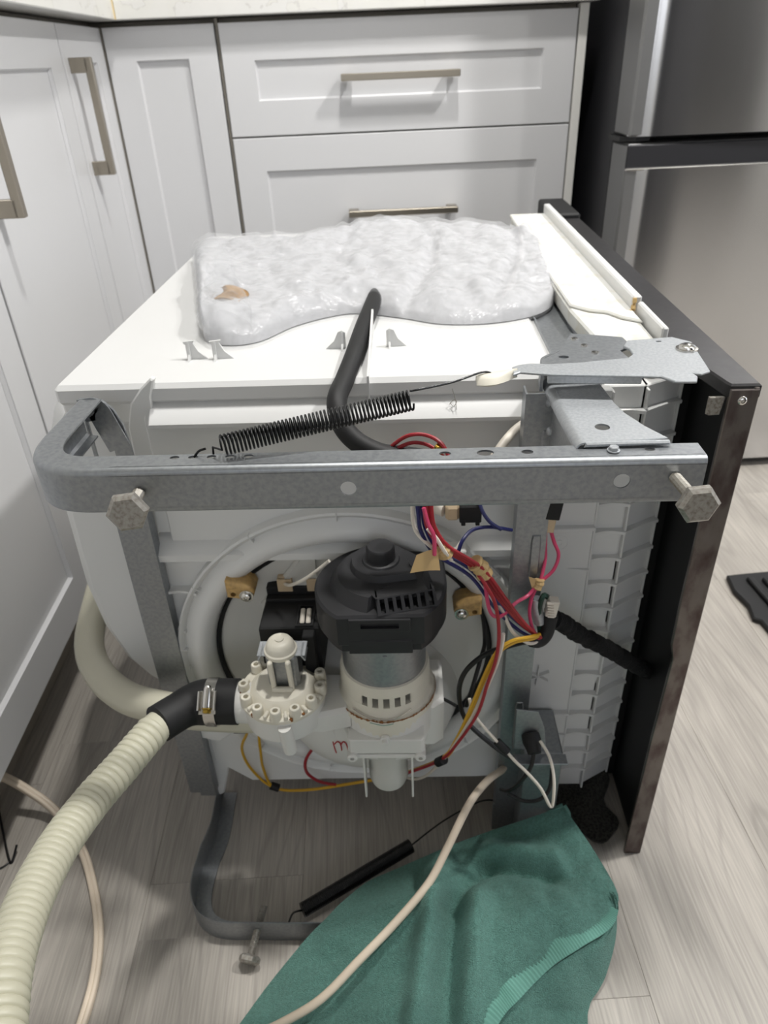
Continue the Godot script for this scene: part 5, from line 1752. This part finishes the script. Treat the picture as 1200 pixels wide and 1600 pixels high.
# ============ things lying about
func insulation_pad() -> void:
	var t := thing("insulation_pad", "grey-white fibre pad in crumpled clear plastic film lying on the upturned tub side", "insulation", V(0.2, TOP, -0.5))
	var n := FastNoiseLite.new()
	n.seed = 12
	n.frequency = 1.0
	n.fractal_octaves = 3
	var near := curve([V(0.058, 0, -0.300), V(0.070, 0, -0.270), V(0.095, 0, -0.258), V(0.122, 0, -0.268), V(0.150, 0, -0.312), V(0.185, 0, -0.342), V(0.215, 0, -0.350), V(0.260, 0, -0.330), V(0.302, 0, -0.305), V(0.350, 0, -0.303), V(0.395, 0, -0.322), V(0.420, 0, -0.352), V(0.430, 0, -0.385)], 8)
	var far := curve([V(-0.034, 0, -0.625), V(-0.012, 0, -0.660), V(0.040, 0, -0.672), V(0.100, 0, -0.680), V(0.170, 0, -0.722), V(0.235, 0, -0.748), V(0.300, 0, -0.744), V(0.367, 0, -0.722), V(0.415, 0, -0.668), V(0.436, 0, -0.600), V(0.440, 0, -0.545)], 8)
	var along := func(p: PackedVector3Array, u: float) -> Vector3:
		var f := clampf(u, 0.0, 1.0) * (p.size() - 1)
		var i := mini(int(f), p.size() - 2)
		return p[i].lerp(p[i + 1], f - i)
	var shape := func(u: float, v: float, grow: float, lift: float, rough: float) -> Vector3:
		var a: Vector3 = along.call(far, 0.5 + (u - 0.5) * (1.0 + grow))
		var b: Vector3 = along.call(near, 0.5 + (u - 0.5) * (1.0 + grow))
		var p := a.lerp(b, 0.5 + (v - 0.5) * (1.0 + grow))
		var e := minf(minf(u, 1.0 - u) * 0.42, minf(v, 1.0 - v) * 0.36)
		var prof := pow(1.0 - pow(1.0 - minf(1.0, e / 0.045), 2.0), 0.5)
		var y := TOP + 0.001 + (0.0195 + 0.012 * (1.0 - v) + lift) * prof
		y += (0.006 * n.get_noise_2d(p.x * 7.0, p.z * 7.0) + 0.0045 * n.get_noise_2d(p.x * 20.0, p.z * 9.0 + 5.0)) * prof
		# creases: narrow valleys and ridges
		y += rough * (absf(n.get_noise_2d(p.x * 13.0 + 3.0, p.z * 19.0)) - 0.2) * prof
		for cr in [[0.40, 0.9, 0.0035], [0.60, -0.5, 0.006], [0.79, 0.3, 0.005]]:
			y -= cr[2] * exp(-pow((u - cr[0] - 0.03 * sin(v * 4.0 + cr[1])) / 0.013, 2.0)) * prof
		# a roll at the left end; waves along the near hem
		y += 0.016 * exp(-pow((u - 0.045) / 0.055, 2.0)) * smoothstep(0.15, 0.5, v) * prof
		y += 0.0035 * sin(u * 40.0 + 3.0 * sin(u * 9.0)) * exp(-pow((v - 0.95) / 0.05, 2.0)) * prof
		return V(p.x, maxf(y, TOP + 0.0012), p.z)
	var m := MB.new()
	m.sheet(130, 90, func(u, v): return shape.call(u, v, -0.03, 0.0, 0.008))
	part("fibre_pad", m, M.fibre, t, 60.0)
	var f := MB.new()
	f.sheet(150, 110, func(u, v): return shape.call(u, v, 0.03, 0.0025, 0.011))
	part("plastic_film", f, M.film, t, 50.0)
	# loops of spare film gathered along the left end
	for k in 4:
		var g := MB.new()
		var a: float = [0.0, 0.9, 1.7, 2.6][k]
		var c := V(0.030 + 0.016 * k, TOP + 0.026, -0.50 + 0.060 * k)
		g.sheet(16, 16, func(u: float, v: float) -> Vector3:
			var ang := lerpf(-0.4, PI + 0.3, u)
			var r := 0.017 + 0.004 * sin(v * 7.0 + a) + 0.002 * sin(u * 11.0 + v * 13.0 + k)
			return c + V(-cos(ang) * r * 1.3 + (v - 0.5) * 0.034, maxf(sin(ang) * r - 0.006, -0.024), (v - 0.5) * 0.12))
		part("film_gather", g, M.film, t, 50.0)
	var s := MB.new()
	s.sheet(8, 8, func(u: float, v: float) -> Vector3:
		return V(0.080 + (u - 0.5) * 0.026 + 0.004 * sin(v * 5.0), TOP + 0.028 + 0.004 * sin(u * 5.0) - 0.006 * (v - 0.5), -0.352 + (v - 0.5) * 0.026 + 0.006 * sin(u * 6.0)), 0.002)
	part("stained_corner", s, M.stain, t, 50.0, "brown stained bit under the film")


func floor_things() -> void:
	towel()
	# white flexible cord over the towel
	var c := thing("cord", "cream cord running over the green towel from the dishwasher", "cord", V(0.25, 0, 0))
	var m := MB.new()
	m.tube(curve([V(0.374, 0.105, -0.150), V(0.366, 0.125, -0.124), V(0.347, 0.138, -0.100), V(0.324, 0.142, -0.068), V(0.299, 0.118, -0.033), V(0.278, 0.0975, -0.006), V(0.245, 0.083, 0.025), V(0.207, 0.0685, 0.056), V(0.171, 0.056, 0.085), V(0.131, 0.040, 0.100), V(0.078, 0.018, 0.114), V(0.02, 0.006, 0.16), V(-0.02, 0.0045, 0.24)], 8), 0.0042, 14)
	part("sheath", m, M.cord_white, c, 60.0)
	c = thing("cable", "cream cable lying on the floor boards left of the ribbed hose", "cable", V(-0.15, 0, -0.05))
	m = MB.new()
	var cp := curve([V(-0.275, 0.092, -0.155), V(-0.262, 0.066, -0.166), V(-0.231, 0.040, -0.162), V(-0.193, 0.019, -0.145), V(-0.144, 0.0075, -0.098), V(-0.104, 0.0045, -0.033), V(-0.084, 0.0045, 0.018), V(-0.076, 0.0045, 0.070), V(-0.08, 0.0045, 0.14), V(-0.10, 0.0045, 0.24)], 8)
	m.sweep(xy([[-0.0052, -0.0026], [-0.0036, -0.0042], [-0.0008, -0.0040], [0.0, -0.0034], [0.0008, -0.0040], [0.0036, -0.0042], [0.0052, -0.0026], [0.0052, 0.0022], [0.0036, 0.0040], [0.0008, 0.0036], [0.0, 0.0028], [-0.0008, 0.0036], [-0.0036, 0.0040], [-0.0052, 0.0022]]), cp)
	part("sheath", m, M.cord_white, c, 60.0)
	c = thing("wire_hook", "thin dark bent wire on the floor at the left edge of the photo", "wire", V(-0.25, 0, -0.1))
	m = MB.new()
	m.tube(curve([V(-0.290, 0.0016, -0.172), V(-0.270, 0.0016, -0.142), V(-0.250, 0.0016, -0.112), V(-0.236, 0.0016, -0.092), V(-0.231, 0.0016, -0.088), V(-0.2305, 0.004, -0.095), V(-0.229, 0.012, -0.105)], 6), 0.0014, 8)
	m.tube(curve([V(-0.234, 0.0014, -0.089), V(-0.243, 0.0014, -0.080), V(-0.27, 0.0014, -0.070)], 6), 0.0012, 8)
	part("bent_wire", m, M.wire_black, c)
	# black ribbed mat at the right edge
	c = thing("kick_panel", "black ridged plastic panel lying flat on the floor in front of the refrigerator", "panel", V(0.93, 0, -0.5))
	m = MB.new()
	m.plate(xz([[0.833, -0.628], [0.858, -0.632], [1.05, -0.655], [1.08, -0.30], [0.86, -0.44], [0.848, -0.470], [0.843, -0.505], [0.833, -0.512], [0.838, -0.545], [0.829, -0.585]]), 0.0, 0.010, flat(0.0005), [], 0.002)
	var pn := part("panel", m, M.mat_black, c)
	for k in 7:
		m = MB.new()
		m.box(V(0.875 + 0.026 * k, 0.0135, -0.54), V(0.012, 0.008, 0.15 - 0.004 * k), 0.002, Basis(Vector3.UP, 0.12))
		part("ridge", m, M.mat_black, pn)


func towel() -> void:
	var t := thing("towel", "crumpled green terry towel with a ribbed border on the floor", "towel", V(0.30, 0, 0.02))
	var edge_a := curve([V(-0.02, 0.004, 0.30), V(0.030, 0.004, 0.170), V(0.085, 0.004, 0.085), V(0.107, 0.007, 0.053), V(0.131, 0.020, 0.029), V(0.151, 0.034, 0.013), V(0.168, 0.042, 0.0), V(0.184, 0.043, -0.017), V(0.211, 0.041, -0.041), V(0.243, 0.041, -0.056), V(0.302, 0.047, -0.079), V(0.348, 0.055, -0.092), V(0.392, 0.070, -0.098), V(0.435, 0.087, -0.103)], 10)
	var edge_b := curve([V(0.20, 0.040, 0.36), V(0.255, 0.044, 0.240), V(0.300, 0.046, 0.158), V(0.338, 0.050, 0.102), V(0.361, 0.055, 0.082), V(0.395, 0.060, 0.056), V(0.427, 0.061, 0.038), V(0.461, 0.058, 0.018), V(0.475, 0.055, -0.003), V(0.4785, 0.060, -0.021), V(0.461, 0.0705, -0.062), V(0.435, 0.087, -0.103)], 10)
	var along := func(p: PackedVector3Array, u: float) -> Vector3:
		var f := clampf(u, 0.0, 1.0) * (p.size() - 1)
		var i := mini(int(f), p.size() - 2)
		return p[i].lerp(p[i + 1], f - i)
	var n := FastNoiseLite.new()
	n.seed = 2
	n.frequency = 1.0
	var fold := func(x: float, z: float, a: Vector2, b: Vector2, w: float, h: float) -> float:
		var p := Vector2(x, z)
		var d := b - a
		var s := (p - a).dot(d) / d.length_squared()
		var q := a + d * clampf(s, 0.0, 1.0)
		var off := (p - q).dot(Vector2(-d.y, d.x).normalized())
		var fade := smoothstep(-0.25, 0.1, s) * (1.0 - smoothstep(0.9, 1.25, s))
		return h * exp(-off * off / (w * w)) * fade
	var folds := func(x: float, z: float) -> float:
		var y := 0.0
		y += fold.call(x, z, Vector2(0.289, -0.040), Vector2(0.258, 0.120), 0.013, 0.026)
		y += fold.call(x, z, Vector2(0.306, 0.000), Vector2(0.290, 0.120), 0.010, -0.014)
		y += fold.call(x, z, Vector2(0.328, -0.005), Vector2(0.312, 0.110), 0.013, 0.018)
		y += fold.call(x, z, Vector2(0.293, 0.008), Vector2(0.345, -0.048), 0.009, -0.015)
		y += fold.call(x, z, Vector2(0.345, -0.048), Vector2(0.415, -0.030), 0.009, -0.017)
		y += fold.call(x, z, Vector2(0.345, -0.066), Vector2(0.420, -0.046), 0.013, 0.015)
		y += fold.call(x, z, Vector2(0.35, 0.03), Vector2(0.43, -0.005), 0.016, 0.008)
		y += 0.006 * n.get_noise_2d(x * 14.0, z * 14.0) + 0.002 * n.get_noise_2d(x * 45.0, z * 45.0)
		return y
	var top := func(u: float, v: float) -> Vector3:
		var a: Vector3 = along.call(edge_a, u)
		var b: Vector3 = along.call(edge_b, u)
		var p := a.lerp(b, v)
		var s := sin(PI * v)
		p.y += 0.016 * s * minf(1.0, (1.0 - u) * 5.0) + 0.014 * s * exp(-pow(p.z / 0.03, 2.0)) + folds.call(p.x, p.z) * pow(minf(1.0, s * 2.0), 0.6)
		return p
	var m := MB.new()
	m.sheet(130, 80, top, 0.004)
	var cloth := part("cloth", m, M.towel, t, 60.0)
	# border: a flat ribbed band along the near edge
	var hm := MB.new()
	hm.sheet(260, 8, func(u: float, v: float) -> Vector3:
		var w := lerpf(0.20, 0.72, u)
		var p: Vector3 = along.call(edge_b, w)
		var q: Vector3 = along.call(edge_b, minf(1.0, w + 0.01))
		var sd := (q - p).cross(Vector3.UP).normalized()
		return p + sd * lerpf(-0.016, 0.002, v) + V(0, 0.0032 + 0.0005 * sin(u * 420.0) - 0.004 * maxf(0.0, v - 0.7), 0), 0.002)
	part("border", hm, M.towel_hem, t, 50.0, "paler ribbed border band")
	# the layer folded under, spreading to the right
	var out_a := curve([V(0.195, 0.036, 0.36), V(0.25, 0.040, 0.240), V(0.333, 0.0445, 0.110), V(0.357, 0.0515, 0.086), V(0.390, 0.0565, 0.060), V(0.422, 0.0575, 0.042), V(0.455, 0.0545, 0.022), V(0.471, 0.052, -0.002), V(0.468, 0.050, -0.018)], 8)
	var out_b := curve([V(0.40, 0.005, 0.36), V(0.425, 0.005, 0.20), V(0.431, 0.005, 0.095), V(0.437, 0.006, 0.068), V(0.450, 0.008, 0.053), V(0.460, 0.013, 0.040), V(0.4735, 0.026, 0.014), V(0.477, 0.044, -0.006), V(0.470, 0.049, -0.019)], 8)
	var lw := MB.new()
	lw.sheet(80, 30, func(u: float, v: float) -> Vector3:
		var a: Vector3 = along.call(out_a, u)
		var b: Vector3 = along.call(out_b, u)
		var p := a.lerp(b, v)
		p.y += 0.010 * sin(PI * v) + 0.0045 * sin(PI * v) * sin(u * 26.0 + v * 5.0) + 0.003 * n.get_noise_2d(p.x * 50.0, p.z * 50.0) * sin(PI * v)
		return p, 0.004)
	part("folded_layer", lw, M.towel, t, 60.0)
